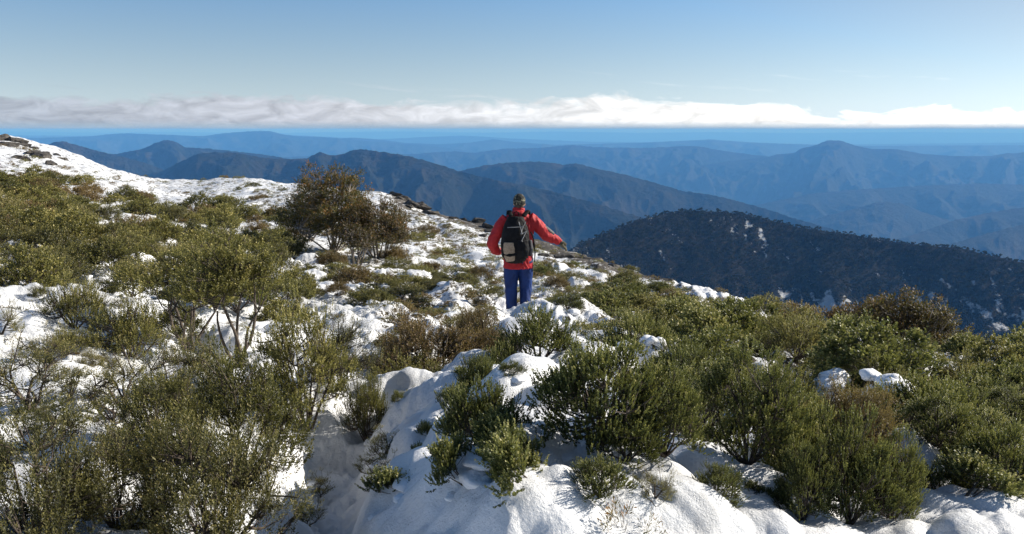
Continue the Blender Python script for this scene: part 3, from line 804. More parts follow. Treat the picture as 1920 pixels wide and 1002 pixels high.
# ------------------------------------------------------------------ ground cover (too many to count)
def ground_cover():
    g = np.random.default_rng(99)
    Vs, Qs, Ts, Mi = [], [], [], []
    n = 0
    protos = [variant(300 + i, 'olive', 1., .5, 2, nmain=4, nclus=26, nshoot=6, tilt=(10, 78), k=3, crad=.12, lw=(.05, .03)) for i in range(3)]
    def scatter(poly, cnt, size, kinds, thr):
        nonlocal n
        xs = [p[0] for p in poly]; ys = [p[1] for p in poly]
        px = g.uniform(min(xs), max(xs), cnt * 3); py = g.uniform(min(ys), max(ys), cnt * 3)
        ok = in_poly(px, py, poly); px = px[ok][:cnt]; py = py[ok][:cnt]
        x0, y0, z0 = ray(px, py)
        Yl = np.exp(np.linspace(math.log(2.), math.log(130), 260))
        X = (x0 / y0)[:, None] * Yl; Yg = np.broadcast_to(Yl, X.shape)
        G = base_z(X, Yg); below = (z0 / y0)[:, None] * Yl < G
        has = below.any(1); idx = below.argmax(1)
        Yh = Yl[idx] * g.uniform(.985, 1.015, len(idx)); xh = x0 / y0 * Yh
        keep = has & (fbm(xh / 1.4, Yh / 1.4, 3, 70) > thr)
        keep &= ~((xh > -.3) & (xh < .55) & (Yh > 9) & (Yh < 12.8))
        xh = xh[keep]; Yh = Yh[keep]; zh = near_z(xh, Yh)
        for x, y, z in zip(xh, Yh, zh):
            pr = protos[g.integers(3)]; V4, Q, tint = pr['fol']
            s = g.uniform(*size) * (1 + y * .012); a = g.uniform(0, 6.28); c, sn = math.cos(a), math.sin(a)
            vv = V4 * s
            vv = np.stack([vv[:, 0] * c - vv[:, 1] * sn + x, vv[:, 0] * sn + vv[:, 1] * c + y, vv[:, 2] * g.uniform(.5, .9) + z - .02], 1)
            Vs.append(vv); Qs.append(Q + n); Ts.append(tint); n += len(V4)
            Mi.append(np.full(len(Q), g.choice(kinds)))
    scatter(HEATH_LEFT, 900, (.18, .42), [0, 0, 1, 2, 0], -.02)
    scatter([(-60, 560), (640, 560), (700, 700), (500, 800), (-60, 900)], 240, (.08, .20), [0, 2, 0, 1], .02)
    scatter(HEATH_RIGHT, 300, (.25, .5), [0, 0, 1, 3], -.2)
    scatter([(230, 335), (520, 335), (760, 400), (930, 440), (1100, 480), (1290, 550), (1280, 600), (1000, 600), (900, 520), (560, 420)], 2300, (.12, .34), [0, 1, 2], -.10)
    scatter([(255, 326), (530, 328), (530, 338), (255, 335)], 260, (.22, .5), [0, 3, 0, 1], -.15)
    scatter([(0, 270), (240, 332), (420, 380), (200, 350), (0, 310)], 160, (.25, .45), [0, 1], .05)
    scatter(HEATH_MID, 150, (.2, .4), [1, 2], -.1)
    scatter([(1000, 700), (1900, 700), (1960, 1000), (1100, 1000)], 130, (.14, .3), [3, 3, 0], .05)
    me = make_mesh('heath_ground_cover', np.concatenate(Vs), np.concatenate(Qs), None, [M['olive'], M['brown'], M['fine'], M['cord']],
                   {'tint': np.concatenate(Ts)}, False, np.concatenate(Mi))
    o = link('heath_ground_cover', me)
    tag(o, 'low olive and brown heath plants covering the ground between the shrubs', 'ground cover', None, 'stuff')
ground_cover()

# ------------------------------------------------------------------ snow lumps caught among the shrubs
def ico(sub):
    bm = bmesh.new(); bmesh.ops.create_icosphere(bm, subdivisions=sub, radius=1)
    v = np.array([q.co[:] for q in bm.verts]); f = np.array([[q.index for q in t.verts] for t in bm.faces]); bm.free()
    return v, f
ICO3 = ico(3); ICO2 = ico(2)
def snow_lumps():
    g = np.random.default_rng(5); Vs, Ts = [], []; n = 0
    v0, f0 = ICO3
    cand = []
    for x, y, w in PLACED:
        if y > 34: continue
        if y < 2.6: continue
        k = 1.6 if y < 7 else 2.4
        for _ in range(g.poisson(k)):
            a = g.uniform(0, 6.28); r = w * g.uniform(.15, .5)
            cand.append((x + r * math.cos(a), y + r * math.sin(a), 0., g.uniform(.025, .06) * (1 if y < 7 else 1.45)))
    # heaps of snow lodged in the right-hand thicket and round the bank
    for px, py, up, sz in [(1545, 775, 30, 60), (1640, 790, 45, 75), (1655, 815, 35, 50), (1225, 690, 25, 45), (1290, 705, 20, 40), (1280, 835, 25, 45), (1700, 905, 35, 60), (1390, 700, 20, 35),
                           (1350, 640, 16, 30), (1620, 640, 12, 28), (1850, 690, 12, 45), (1880, 710, 15, 50), (1905, 770, 25, 50), (1895, 860, 30, 60), (1745, 740, 18, 30),
                           (1460, 690, 15, 30), (1560, 640, 12, 26), (1680, 700, 14, 30), (1170, 760, 25, 35)]:
        q = place(px, py + up); d = (q[1] * cp - q[2] * sp_) / FPX
        for _k in range(6):
            cand.append((q[0] + g.normal(0, sz * d * .30), q[1] + g.normal(0, sz * d * .3), g.uniform(0, .5) * up * d, min(sz * d * g.uniform(.16, .30), .13)))
    for x, y, h, s in cand:
        z = gz(x, y)
        vv = v0 * np.array([s * g.uniform(.9, 1.7), s * g.uniform(.9, 1.7), s * (g.uniform(.40, .62) if h == 0 else g.uniform(.7, 1.1))])
        off = g.uniform(0, 50)
        d = 1 + .26 * gnoise(v0[:, 0] * 1.1 + off, v0[:, 1] * 1.1 + v0[:, 2] * .9, 3) + .12 * gnoise(v0[:, 0] * 3 + off, v0[:, 2] * 2.4 + v0[:, 1] * 3, 6)
        vv = vv * d[:, None] + np.array([x, y, z + h * .6 - .12 * s])
        Vs.append(vv); Ts.append(f0 + n); n += len(v0)
    me = make_mesh('snow_lumps', np.concatenate(Vs), None, np.concatenate(Ts), [M['snow']])
    tag(link('snow_lumps', me), 'loose lumps of white snow caught in and under the shrubs', 'snow', None, 'stuff')
snow_lumps()

# ------------------------------------------------------------------ rocks
def rock(px, py, sx, sy, sz, seed, label, group=None, Y=None):
    p = place(px, py)
    v0, f0 = ICO3
    g = np.random.default_rng(seed)
    v = v0.copy()
    for _ in range(16):                      # chop flat faces
        nrm = g.normal(0, 1, 3); nrm /= np.linalg.norm(nrm); c = g.uniform(.42, .80)
        d = v @ nrm; v = v - np.maximum(d - c, 0)[:, None] * nrm
    v = v * (1 + .16 * gnoise(v0[:, 0] * 3 + seed, v0[:, 1] * 3 + v0[:, 2] * 2, 2))[:, None]
    v = v * np.array([sx, sy, sz])
    me = make_mesh('rock', v, None, f0, [M['rock']], smooth_shade=False)
    o = link('rock', me); o.location = (p[0], p[1], p[2] + sz * .15); o.rotation_euler = (0, 0, g.uniform(0, 6))
    return tag(o, label, 'rock', group)
k = 0
for px, py, s in [(6, 262, 1.0), (28, 266, .9), (47, 272, .8), (15, 270, .9), (62, 276, .5), (78, 296, .9), (60, 292, .7), (105, 287, .5), (40, 300, .8), (95, 305, .6), (120, 300, .4)]:
    rock(px, py, s * 1.1, s * .8, s * .45, 500 + k, 'grey rock breaking through the snow on the far left hilltop' if k < 5 else 'flat dark rock on the snow slope below the left hilltop',
         'rocks on the left hilltop' if k < 5 else 'rocks on the left snow slope'); k += 1
for px, py, s in [(740, 368, .6), (757, 371, .7), (772, 375, .7), (786, 382, .8), (800, 388, .5), (815, 398, .5), (832, 402, .35), (850, 410, .35), (868, 414, .4), (880, 420, .35), (895, 425, .45), (912, 430, .4), (925, 434, .4), (905, 440, .3), (750, 380, .4), (770, 388, .35)]:
    rock(px, py, s * 1.0, s * .8, s * .5, 500 + k, 'dark jagged rock in the outcrop on the skyline right of the snow gum' if k < 16 else 'small dark rock along the snow edge left of the hiker',
         'rocks of the skyline outcrop' if k < 16 else 'rocks along the snow edge'); k += 1
for px, py, s in [(1030, 474, .4), (1055, 482, .4), (1088, 484, .34), (1104, 484, .4), (1042, 490, .35), (1070, 482, .45), (1110, 486, .4), (1020, 482, .35), (1150, 497, .35), (1205, 515, .35), (1240, 527, .3), (1280, 548, .3), (1265, 540, .25)]:
    rock(px, py, s * 1.1, s * .8, s * .36, 500 + k, 'brown rock of the ledge beyond the outstretched hand' if px < 1120 else 'small rock on the brow right of the brown ledge',
         'rocks of the brown ledge' if px < 1120 else 'rocks along the right brow'); k += 1

# ------------------------------------------------------------------ mountains
def clear_fn(x, y):
    return .75 * fbm(x / 14, y / 36, 4, 88) + .50 * fbm(x / 120, y / 120, 2, 89) - .06
def ridge(name, crest, slope, mat_, label, spur=600, amp=.30, back=.5, rough=6, cols=700, rows=170, length=2600, seed=1, zfloor=-1080, clearing=False, lean=0.):
    c = np.array(crest, float)
    pxs = np.linspace(c[0, 0], c[-1, 0], cols)
    # smooth interpolation of the crest
    def interp(col):
        v = np.interp(pxs, c[:, 0], c[:, col]); k = max(3, cols // 110) | 1
        ker = np.hanning(k + 2)[1:-1]; ker /= ker.sum()
        return np.convolve(np.pad(v, k // 2, 'edge'), ker, 'valid')
    py, Y = interp(1), interp(2)
    P = at(pxs, py, Y).T                        # crest in the world
    rad = P[:, :2] / np.linalg.norm(P[:, :2], axis=1, keepdims=True)
    lat = np.stack([-rad[:, 1], rad[:, 0]], 1)
    t = np.linspace(0, 1, rows)
    df = length * t ** 1.5
    db = -np.linspace(0, 1, 26)[1:] ** 1.3 * length * .6
    d = np.concatenate([db[::-1], df])
    D, I = np.meshgrid(d, np.arange(cols), indexing='ij')
    along = np.concatenate([[0], np.cumsum(np.linalg.norm(np.diff(P[:, :2], axis=0), axis=1))])[I]
    X = P[I, 0] - rad[I, 0] * D + lean * lat[I, 0] * D; Yw = P[I, 1] - rad[I, 1] * D + lean * lat[I, 1] * D
    z = P[I, 2]
    A_ = np.abs(D)
    sl = np.where(D > 0, slope, back)
    drop = sl * A_ ** 1.0
    wx = along + .35 * spur * fbm(X / spur, Yw / spur, 3, seed + 3)
    sp = ridged(wx / spur, D / (spur * 3.2) + seed, 3, seed, .42)
    sp2 = ridged(X / (spur * .42), Yw / (spur * .42), 3, seed + 9, .5)
    env = 1 - np.exp(-A_ / (spur * .55))
    a = amp * spur
    z = z - drop + (sp - .75) * a * env + sp2 * a * .28 * env
    z = z + rough * fbm(X / (rough * 4.2), Yw / (rough * 4.2), 3, seed + 5, .65) * (1.0)
    z = np.maximum(z, zfloor + 20 * fbm(X / 900, Yw / 900, 3, 2))
    verts = np.stack([X, Yw, z], -1).reshape(-1, 3)
    nr = len(d); i = np.arange(nr - 1)[:, None]; j = np.arange(cols - 1)[None, :]
    quads = np.stack([i * cols + j, i * cols + j + 1, (i + 1) * cols + j + 1, (i + 1) * cols + j], -1).reshape(-1, 4)[:, ::-1]
    me = make_mesh(name, verts, quads, None, [mat_], {'clearing': clear_fn(X, Yw).ravel()} if clearing else None)
    o = link(name, me); tag(o, label, None, None, 'structure')
    return X, Yw, z, D

hill = ridge('forested_hill', [(900, 640, 900), (1000, 530, 980), (1075, 466, 1060), (1100, 452, 1080), (1150, 432, 1120), (1200, 412, 1150), (1250, 400, 1180), (1290, 396, 1200), (1340, 397, 1200), (1400, 403, 1200), (1440, 413, 1190),
      (1500, 427, 1180), (1570, 437, 1160), (1640, 447, 1150), (1700, 458, 1140), (1760, 462, 1130), (1810, 468, 1120), (1860, 480, 1100), (1930, 496, 1080), (2100, 540, 1000), (2400, 640, 900)],
      .60, M['hill'], 'dark forested hill with snow patches in the middle distance', spur=210, amp=.20, rough=2.5, length=900, rows=150, cols=600, seed=5, zfloor=-900, clearing=True)
ridge('mountain_ridge', [(160, 350, 4300), (302, 322, 4200), (340, 303, 4150), (366, 290, 4100), (394, 286, 4100), (424, 286, 4100), (445, 287, 4100), (492, 296, 4100), (543, 299, 4100), (574, 297, 4100), (590, 290, 4100), (600, 285, 4100), (608, 287, 4100),
      (621, 293, 4100), (640, 289, 4100), (660, 283, 4050), (681, 280, 4000), (705, 284, 3950), (732, 287, 3900), (765, 293, 3850), (793, 300, 3800), (830, 311, 3750), (864, 322, 3700), (928, 338, 3600), (979, 347, 3550), (1047, 362, 3500), (1150, 392, 3400), (1260, 425, 3300), (1400, 470, 3200), (1600, 540, 3100)],
      .42, M['ridge_near'], 'dark blue serrated ridge with sunlit spurs left of and behind the hiker', spur=640, amp=.60, rough=8, length=2300, rows=240, cols=1100, seed=21)
ridge('mountain_ridge', [(760, 345, 5600), (830, 330, 5400), (871, 319, 5300), (905, 311, 5250), (945, 306, 5200), (975, 304, 5200), (1006, 303, 5200), (1040, 306, 5200), (1057, 310, 5200), (1078, 306, 5150), (1092, 309, 5150), (1115, 316, 5100), (1169, 327, 5050), (1217, 340, 5000), (1278, 358, 4900), (1341, 367, 4850),
      (1382, 377, 4800), (1433, 391, 4700), (1483, 408, 4600), (1560, 430, 4500), (1700, 475, 4300), (1900, 540, 4000)],
      .40, M['ridge_near'], 'long forested ridge descending to the right behind the hiker', spur=760, amp=.55, rough=8, length=2700, rows=220, cols=900, seed=33)
ridge('mountain_peak', [(-100, 300, 5200), (40, 285, 5000), (85, 272, 4900), (105, 267, 4900), (119, 265, 4900), (139, 271, 4900), (176, 282, 4900), (217, 291, 4900), (270, 305, 4900), (360, 340, 4900)],
      .42, M['ridge_near'], 'small brown peak just behind the left snow slope', spur=420, amp=.5, rough=7, length=1800, rows=120, cols=420, seed=41)
ridge('mountain_peak', [(100, 320, 6800), (180, 296, 6600), (217, 289, 6500), (250, 283, 6400), (275, 277, 6400), (290, 269, 6400), (305, 264, 6400), (318, 263, 6400), (332, 268, 6400), (347, 277, 6400), (368, 278, 6400), (390, 279, 6400), (430, 283, 6400), (470, 287, 6400), (500, 291, 6400), (530, 296, 6400), (620, 312, 6300), (760, 340, 6200)],
      .42, M['ridge_near'], 'rounded dark blue peak on the left skyline', spur=520, amp=.55, rough=8, length=2500, rows=140, cols=520, seed=47)
ridge('distant_range', [(-400, 262, 17000), (0, 262, 17000), (54, 259, 17000), (110, 258, 17000), (170, 256, 17000), (205, 252, 17000), (237, 250, 17000), (305, 253, 17000), (380, 256, 17000), (420, 250, 17000), (475, 246, 17000), (505, 246, 17000), (529, 252, 17000), (560, 256, 17000), (600, 257, 17000), (628, 259, 17000), (700, 266, 17000), (790, 272, 17000), (900, 285, 17000), (1100, 300, 17000)],
      .20, M['ridge_far'], 'blue range beneath the cloud on the left', spur=1300, amp=.36, rough=16, length=5500, rows=120, cols=500, seed=51)
ridge('distant_range', [(400, 310, 12500), (520, 296, 12500), (600, 292, 12500), (700, 291, 12500), (776, 289, 12500), (816, 286, 12500), (850, 284, 12500), (890, 287, 12500), (945, 279, 12500), (1000, 278, 12500), (1030, 276, 12500), (1064, 272, 12500), (1085, 273, 12500), (1115, 276, 12500), (1200, 278, 12500), (1240, 277, 12500), (1278, 274, 12500), (1310, 275, 12400), (1348, 282, 12300), (1399, 289, 12200), (1443, 294, 12100), (1600, 312, 12000), (1800, 330, 12000)],
      .26, M['ridge_far'], 'long pale blue range across the middle of the horizon', spur=1100, amp=.5, rough=14, length=4600, rows=200, cols=800, seed=57)
ridge('table_mountain', [(1300, 312, 11500), (1400, 299, 11300), (1443, 294, 11200), (1456, 290, 11200), (1490, 287, 11200), (1500, 280, 11200), (1531, 272, 11200), (1547, 265, 11200), (1553, 263.5, 11200), (1578, 264, 11200), (1584, 267, 11200), (1606, 274, 11200), (1636, 280, 11200), (1680, 280, 11200), (1731, 289, 11200), (1789, 293, 11200), (1857, 293, 11200), (1875, 290, 11200), (1891, 287, 11200), (1900, 288, 11200), (1918, 286, 11200), (2000, 280, 11200), (2300, 300, 11200)],
      .28, M['ridge_far'], 'flat topped blue mountain on the right horizon', spur=1000, amp=.48, rough=8, length=4000, rows=200, cols=800, seed=63)
ridge('mountain_spur', [(1250, 420, 8300), (1380, 392, 8300), (1433, 382, 8300), (1517, 364, 8300), (1585, 357, 8300), (1650, 353, 8300), (1721, 349, 8300), (1790, 346, 8300), (1840, 344, 8300), (1920, 347, 8300), (2050, 343, 8300), (2300, 360, 8300)],
      .30, M['ridge_far'], 'smooth blue spur below the flat topped mountain', spur=1000, amp=.28, rough=12, length=3000, rows=140, cols=520, seed=69)
ridge('mountain_spur', [(1400, 450, 6900), (1500, 420, 6900), (1560, 402, 6900), (1606, 391, 6900), (1640, 380, 6900), (1660, 378, 6900), (1687, 381, 6900), (1738, 401, 6900), (1772, 411, 6900), (1830, 432, 6900), (1900, 450, 6900)],
      .34, M['ridge_far'], 'rounded blue hump in front of the smooth spur', spur=800, amp=.28, rough=9, length=2200, rows=120, cols=420, seed=73)
ridge('mountain_spur', [(1560, 480, 5600), (1660, 455, 5700), (1721, 438, 5800), (1789, 413, 5900), (1850, 400, 6000), (1918, 389, 6000), (2050, 370, 6000), (2300, 380, 6000)],
      .36, M['ridge_near'], 'dark blue slope entering at the right edge', spur=700, amp=.3, rough=8, length=2200, rows=120, cols=420, seed=79)
ridge('mountain_spur', [(1600, 520, 4300), (1720, 480, 4500), (1789, 456, 4600), (1850, 438, 4700), (1918, 421, 4800), (2050, 395, 4800), (2300, 400, 4800)],
      .38, M['ridge_near'], 'nearest dark blue slope at the right edge above the forested hill', spur=600, amp=.3, rough=7, length=1900, rows=120, cols=420, seed=83)
ridge('remote_range', [(300, 275, 19000), (480, 266, 19000), (600, 263, 19000), (660, 258, 19000), (700, 261, 19000), (760, 268, 19000), (820, 271, 19000), (880, 268, 19000), (925, 261, 19000), (960, 266, 19000), (1040, 272, 19000), (1200, 268, 19000), (1330, 262, 19000), (1420, 268, 19000), (1600, 274, 19000), (2100, 272, 19000)],
      .14, M['ridge_far'], 'soft blue foothills between the long range and the cloud', spur=1800, amp=.30, rough=14, length=5000, rows=80, cols=500, seed=95)
ridge('remote_range', [(-900, 258, 27000), (-300, 255, 27000), (0, 254, 27000), (300, 256, 27000), (560, 254, 27000), (700, 262, 27000), (800, 257, 27000), (850, 255, 27000), (880, 255, 27000), (960, 260, 27000), (1100, 266, 27000), (1300, 268, 27000), (1500, 272, 27000), (1700, 270, 27000), (1900, 268, 27000), (2300, 266, 27000), (2900, 266, 27000)],
      .12, M['ridge_haze'], 'faint blue hills far behind the long range', spur=3000, amp=.12, rough=20, length=7000, rows=80, cols=500, seed=91)
ridge('remote_range', [(-1500, 248, 46000), (0, 247, 46000), (200, 249, 46000), (300, 247.5, 46000), (500, 250, 46000), (620, 248, 46000), (760, 246.5, 46000), (900, 249, 46000), (1050, 247, 46000), (1200, 249.5, 46000), (1340, 248, 46000), (1500, 250, 46000), (1700, 248, 46000), (1900, 249.5, 46000), (3400, 248, 46000)],
      .08, M['ridge_haze'], 'last pale range under the cloud bank', spur=5000, amp=.07, rough=16, length=9000, rows=50, cols=400, seed=97)
# valley floor reaching to the last range
def valley():
    n = 120
    rr = np.exp(np.linspace(math.log(900), math.log(56000), n)); az = np.linspace(-math.pi, math.pi, 181)
    RR, AZ = np.meshgrid(rr, az, indexing='ij'); x = RR * np.sin(AZ); y = RR * np.cos(AZ)
    z = -1085 + 25 * fbm(x / 2500, y / 2500, 4, 13) + 500 * smooth(15000, 50000, RR) - 60 * (RR < 3000)
    i = np.arange(n - 1)[:, None]; j = np.arange(180)[None, :]
    q = np.stack([i * 181 + j, i * 181 + j + 1, (i + 1) * 181 + j + 1, (i + 1) * 181 + j], -1).reshape(-1, 4)[:, ::-1]
    tag(link('valley_floor', make_mesh('valley_floor', np.stack([x, y, z], -1).reshape(-1, 3), q, None, [M['ridge_far']])), 'hazy wooded valley floor', None, None, 'structure')
valley()

# trees on the near forested hill: one far-off wood
def hill_wood():
    X, Yw, z, D = hill
    g = np.random.default_rng(17)
    m = (D > -60) & (D < 520)
    px, py = project(X, Yw, z)
    m &= (px > 1000) & (px < 1990) & (py < 760)
    m = m[:-1, :-1] & m[1:, 1:]
    area = np.abs((X[1:, :-1] - X[:-1, :-1]) * (Yw[:-1, 1:] - Yw[:-1, :-1]) - (X[:-1, 1:] - X[:-1, :-1]) * (Yw[1:, :-1] - Yw[:-1, :-1])) * m
    n = 15000
    idx = g.choice(area.size, n, p=(area / area.sum()).ravel())
    I, J = np.unravel_index(idx, area.shape)
    a, b = g.random(n), g.random(n)
    def bil(F): return (F[I, J] * (1 - a) * (1 - b) + F[I + 1, J] * a * (1 - b) + F[I, J + 1] * (1 - a) * b + F[I + 1, J + 1] * a * b)
    x, y, zz = bil(X), bil(Yw), bil(z)
    clear = clear_fn(x, y)
    keep = clear < .02 + .22 * g.random(n)
    x, y, zz = x[keep], y[keep], zz[keep]; n = len(x)
    h = g.uniform(2.8, 6.2, n); w = h * g.uniform(.28, .46, n)
    nl = 20
    # leaf clumps in a rough dome
    dr = g.normal(0, 1, (n, nl, 3)); dr /= np.linalg.norm(dr, axis=2, keepdims=True); dr[..., 2] = np.abs(dr[..., 2]) * 1.0 - .25
    rr_ = g.uniform(.45, 1.05, (n, nl, 1))
    c = np.stack([x, y, zz + h * .60], 1)[:, None, :] + dr * rr_ * np.stack([w, w, h * .40], 1)[:, None, :]
    e1 = g.normal(0, 1, (n, nl, 3)); e1 /= np.linalg.norm(e1, axis=2, keepdims=True)
    e2 = np.cross(e1, dr + .01); e2 /= np.linalg.norm(e2, axis=2, keepdims=True)
    s = (w[:, None] * g.uniform(.28, .55, (n, nl)))[..., None]
    quad = np.stack([c - e1 * s, c - e2 * s * .8, c + e1 * s, c + e2 * s * .8], 2)
    V = quad.reshape(-1, 3); Q = np.arange(len(V)).reshape(-1, 4)
    tint = np.repeat(np.clip(g.normal(.3, .16, n)[:, None] + g.normal(0, .08, (n, nl)), 0, 1).ravel(), 4)
    # trunks
    tw = .22
    base = np.stack([x, y, zz - .5], 1)[:, None, :]; top = np.stack([x, y, zz + h * .7], 1)[:, None, :]
    off = np.array([[tw, 0, 0], [-tw * .5, tw * .87, 0], [-tw * .5, -tw * .87, 0]])[None]
    TV = np.concatenate([base + off, top + off * .5], 1).reshape(-1, 3)
    k = np.arange(n)[:, None] * 6 + len(V)
    TQ = np.stack([k + np.array([[0, 1, 4, 3]]), k + np.array([[1, 2, 5, 4]]), k + np.array([[2, 0, 3, 5]])], 1).reshape(-1, 4)
    me = make_mesh('hill_wood', np.concatenate([V, TV]), np.concatenate([Q, TQ]), None, [M['hilltree'], M['wood']],
                   {'tint': np.concatenate([tint, np.zeros(len(TV))])}, False, np.concatenate([np.zeros(len(Q), int), np.ones(len(TQ), int)]))
    tag(link('hill_wood', me), 'dense snow gum woodland covering the dark middle-distance hill', 'woodland', None, 'stuff')
M['hilltree'] = foliage_mat('woodland_foliage', (.008, .011, .006), (.026, .028, .013), (.06, .050, .025), (.11, .08, .04), .08, .9, .03)
hill_wood()

# ------------------------------------------------------------------ the hiker
def cloth(name, c1, c2, rough=.65, spec=.3, wr=.5):
    return simple_mat(name, c1, c2, 5, rough, wr, 16, spec, .02)
M['red'] = cloth('red_shell_fabric', (.34, .012, .018), (.52, .026, .032))
M['navy'] = cloth('cobalt_trouser_fabric', (.003, .015, .075), (.007, .038, .19))
M['skin'] = simple_mat('skin', (.45, .25, .18), (.52, .31, .22), 12, .5, .1, 80)
M['black'] = simple_mat('black_nylon', (.004, .004, .005), (.012, .012, .014), 20, .75, .5, 120, .2)
M['blacktrim'] = simple_mat('dark_cuff_trim', (.012, .012, .018), (.03, .03, .04), 20, .6, .3, 90)
M['tan'] = simple_mat('tan_mesh_fabric', (.26, .19, .13), (.50, .38, .28), 60, .8, .5, 200)
M['cord_grey'] = simple_mat('grey_elastic', (.22, .22, .23), (.38, .38, .38), 60, .7, .2, 200)
M['boot'] = simple_mat('brown_boot_leather', (.05, .028, .018), (.10, .06, .035), 20, .7, .4, 90)
M['glove'] = simple_mat('fleece_glove', (.05, .045, .03), (.20, .18, .12), 30, .9, .5, 150)
def hat_mat():
    m, nt, out = mat('camouflage_cap')
    tc = N(nt, 'ShaderNodeTexCoord').outputs['Object']
    r = ramp(nt, noise_node(nt, 26, 3, .5, tc), [(.40, (.012, .012, .010)), (.50, (.05, .05, .035)), (.58, (.24, .23, .16)), (.70, (.36, .33, .15))])
    r.color_ramp.interpolation = 'CONSTANT'
    p = N(nt, 'ShaderNodeBsdfPrincipled', i_Roughness=.9); nt.links.new(r.outputs[0], p.inputs['Base Color'])
    nt.links.new(p.outputs[0], out.inputs[0]); return m
M['hat'] = hat_mat()

class Blob:
    """closed lumps gathered in one mesh, fused into one skin by a voxel remesh"""
    def __init__(s): s.bm = bmesh.new()
    def ball(s, c, r, seg=16):
        r = (r, r, r) if isinstance(r, (int, float)) else r
        bmesh.ops.create_uvsphere(s.bm, u_segments=seg, v_segments=seg // 2 + 2, radius=1, matrix=Matrix.Translation(c) @ Matrix.Diagonal((*r, 1)))
        return s
    def limb(s, pts, flat=1., seg=14):
        """pts: (x, y, z, rx[, ry])"""
        P = [Vector(p[:3]) for p in pts]; Rr = [(p[3], p[4] if len(p) > 4 else p[3] * flat) for p in pts]
        rings = []
        for i, (p, (ra, rb)) in enumerate(zip(P, Rr)):
            T = (P[min(i + 1, len(P) - 1)] - P[max(i - 1, 0)]).normalized()
            X = Vector((1, 0, 0)); X = (X - T * X.dot(T))
            if X.length < .3: X = Vector((0, 0, 1)) - T * T.z
            X.normalize(); Yv = T.cross(X)
            rings.append([s.bm.verts.new(p + X * ra * math.cos(a) + Yv * rb * math.sin(a)) for a in [2 * math.pi * k / seg for k in range(seg)]])
        for a, b in zip(rings, rings[1:]):
            for k in range(seg): s.bm.faces.new((a[k], a[(k + 1) % seg], b[(k + 1) % seg], b[k]))
        s.bm.faces.new(list(reversed(rings[0]))); s.bm.faces.new(rings[-1])
        return s
    def mesh(s, name, m, voxel=.01, smooth_it=4, disp=0., dscale=.08, seed=1):
        bmesh.ops.recalc_face_normals(s.bm, faces=s.bm.faces)
        me = bpy.data.meshes.new(name + '_src'); s.bm.to_mesh(me); s.bm.free()
        o = bpy.data.objects.new('tmp', me); COL.objects.link(o)
        md = o.modifiers.new('r', 'REMESH'); md.mode = 'VOXEL'; md.voxel_size = voxel; md.use_smooth_shade = True
        sm = o.modifiers.new('s', 'SMOOTH'); sm.factor = .5; sm.iterations = smooth_it
        dg = bpy.context.evaluated_depsgraph_get()
        new = bpy.data.meshes.new_from_object(o.evaluated_get(dg)); new.name = name
        bpy.data.objects.remove(o)
        if disp:
            n = len(new.vertices); co = np.empty(n * 3, np.float32); new.vertices.foreach_get('co', co); co = co.reshape(-1, 3)
            no = np.empty(n * 3, np.float32); new.vertices.foreach_get('normal', no); no = no.reshape(-1, 3)
            w = ridged(co[:, 0] / dscale + co[:, 1] / dscale * .6, co[:, 2] / dscale * .8 + co[:, 1] / dscale * .5, 2, seed)
            co = co + no * (w * disp)[:, None]; new.vertices.foreach_set('co', co.ravel()); new.update()
        new.materials.clear(); new.materials.append(m)
        return new

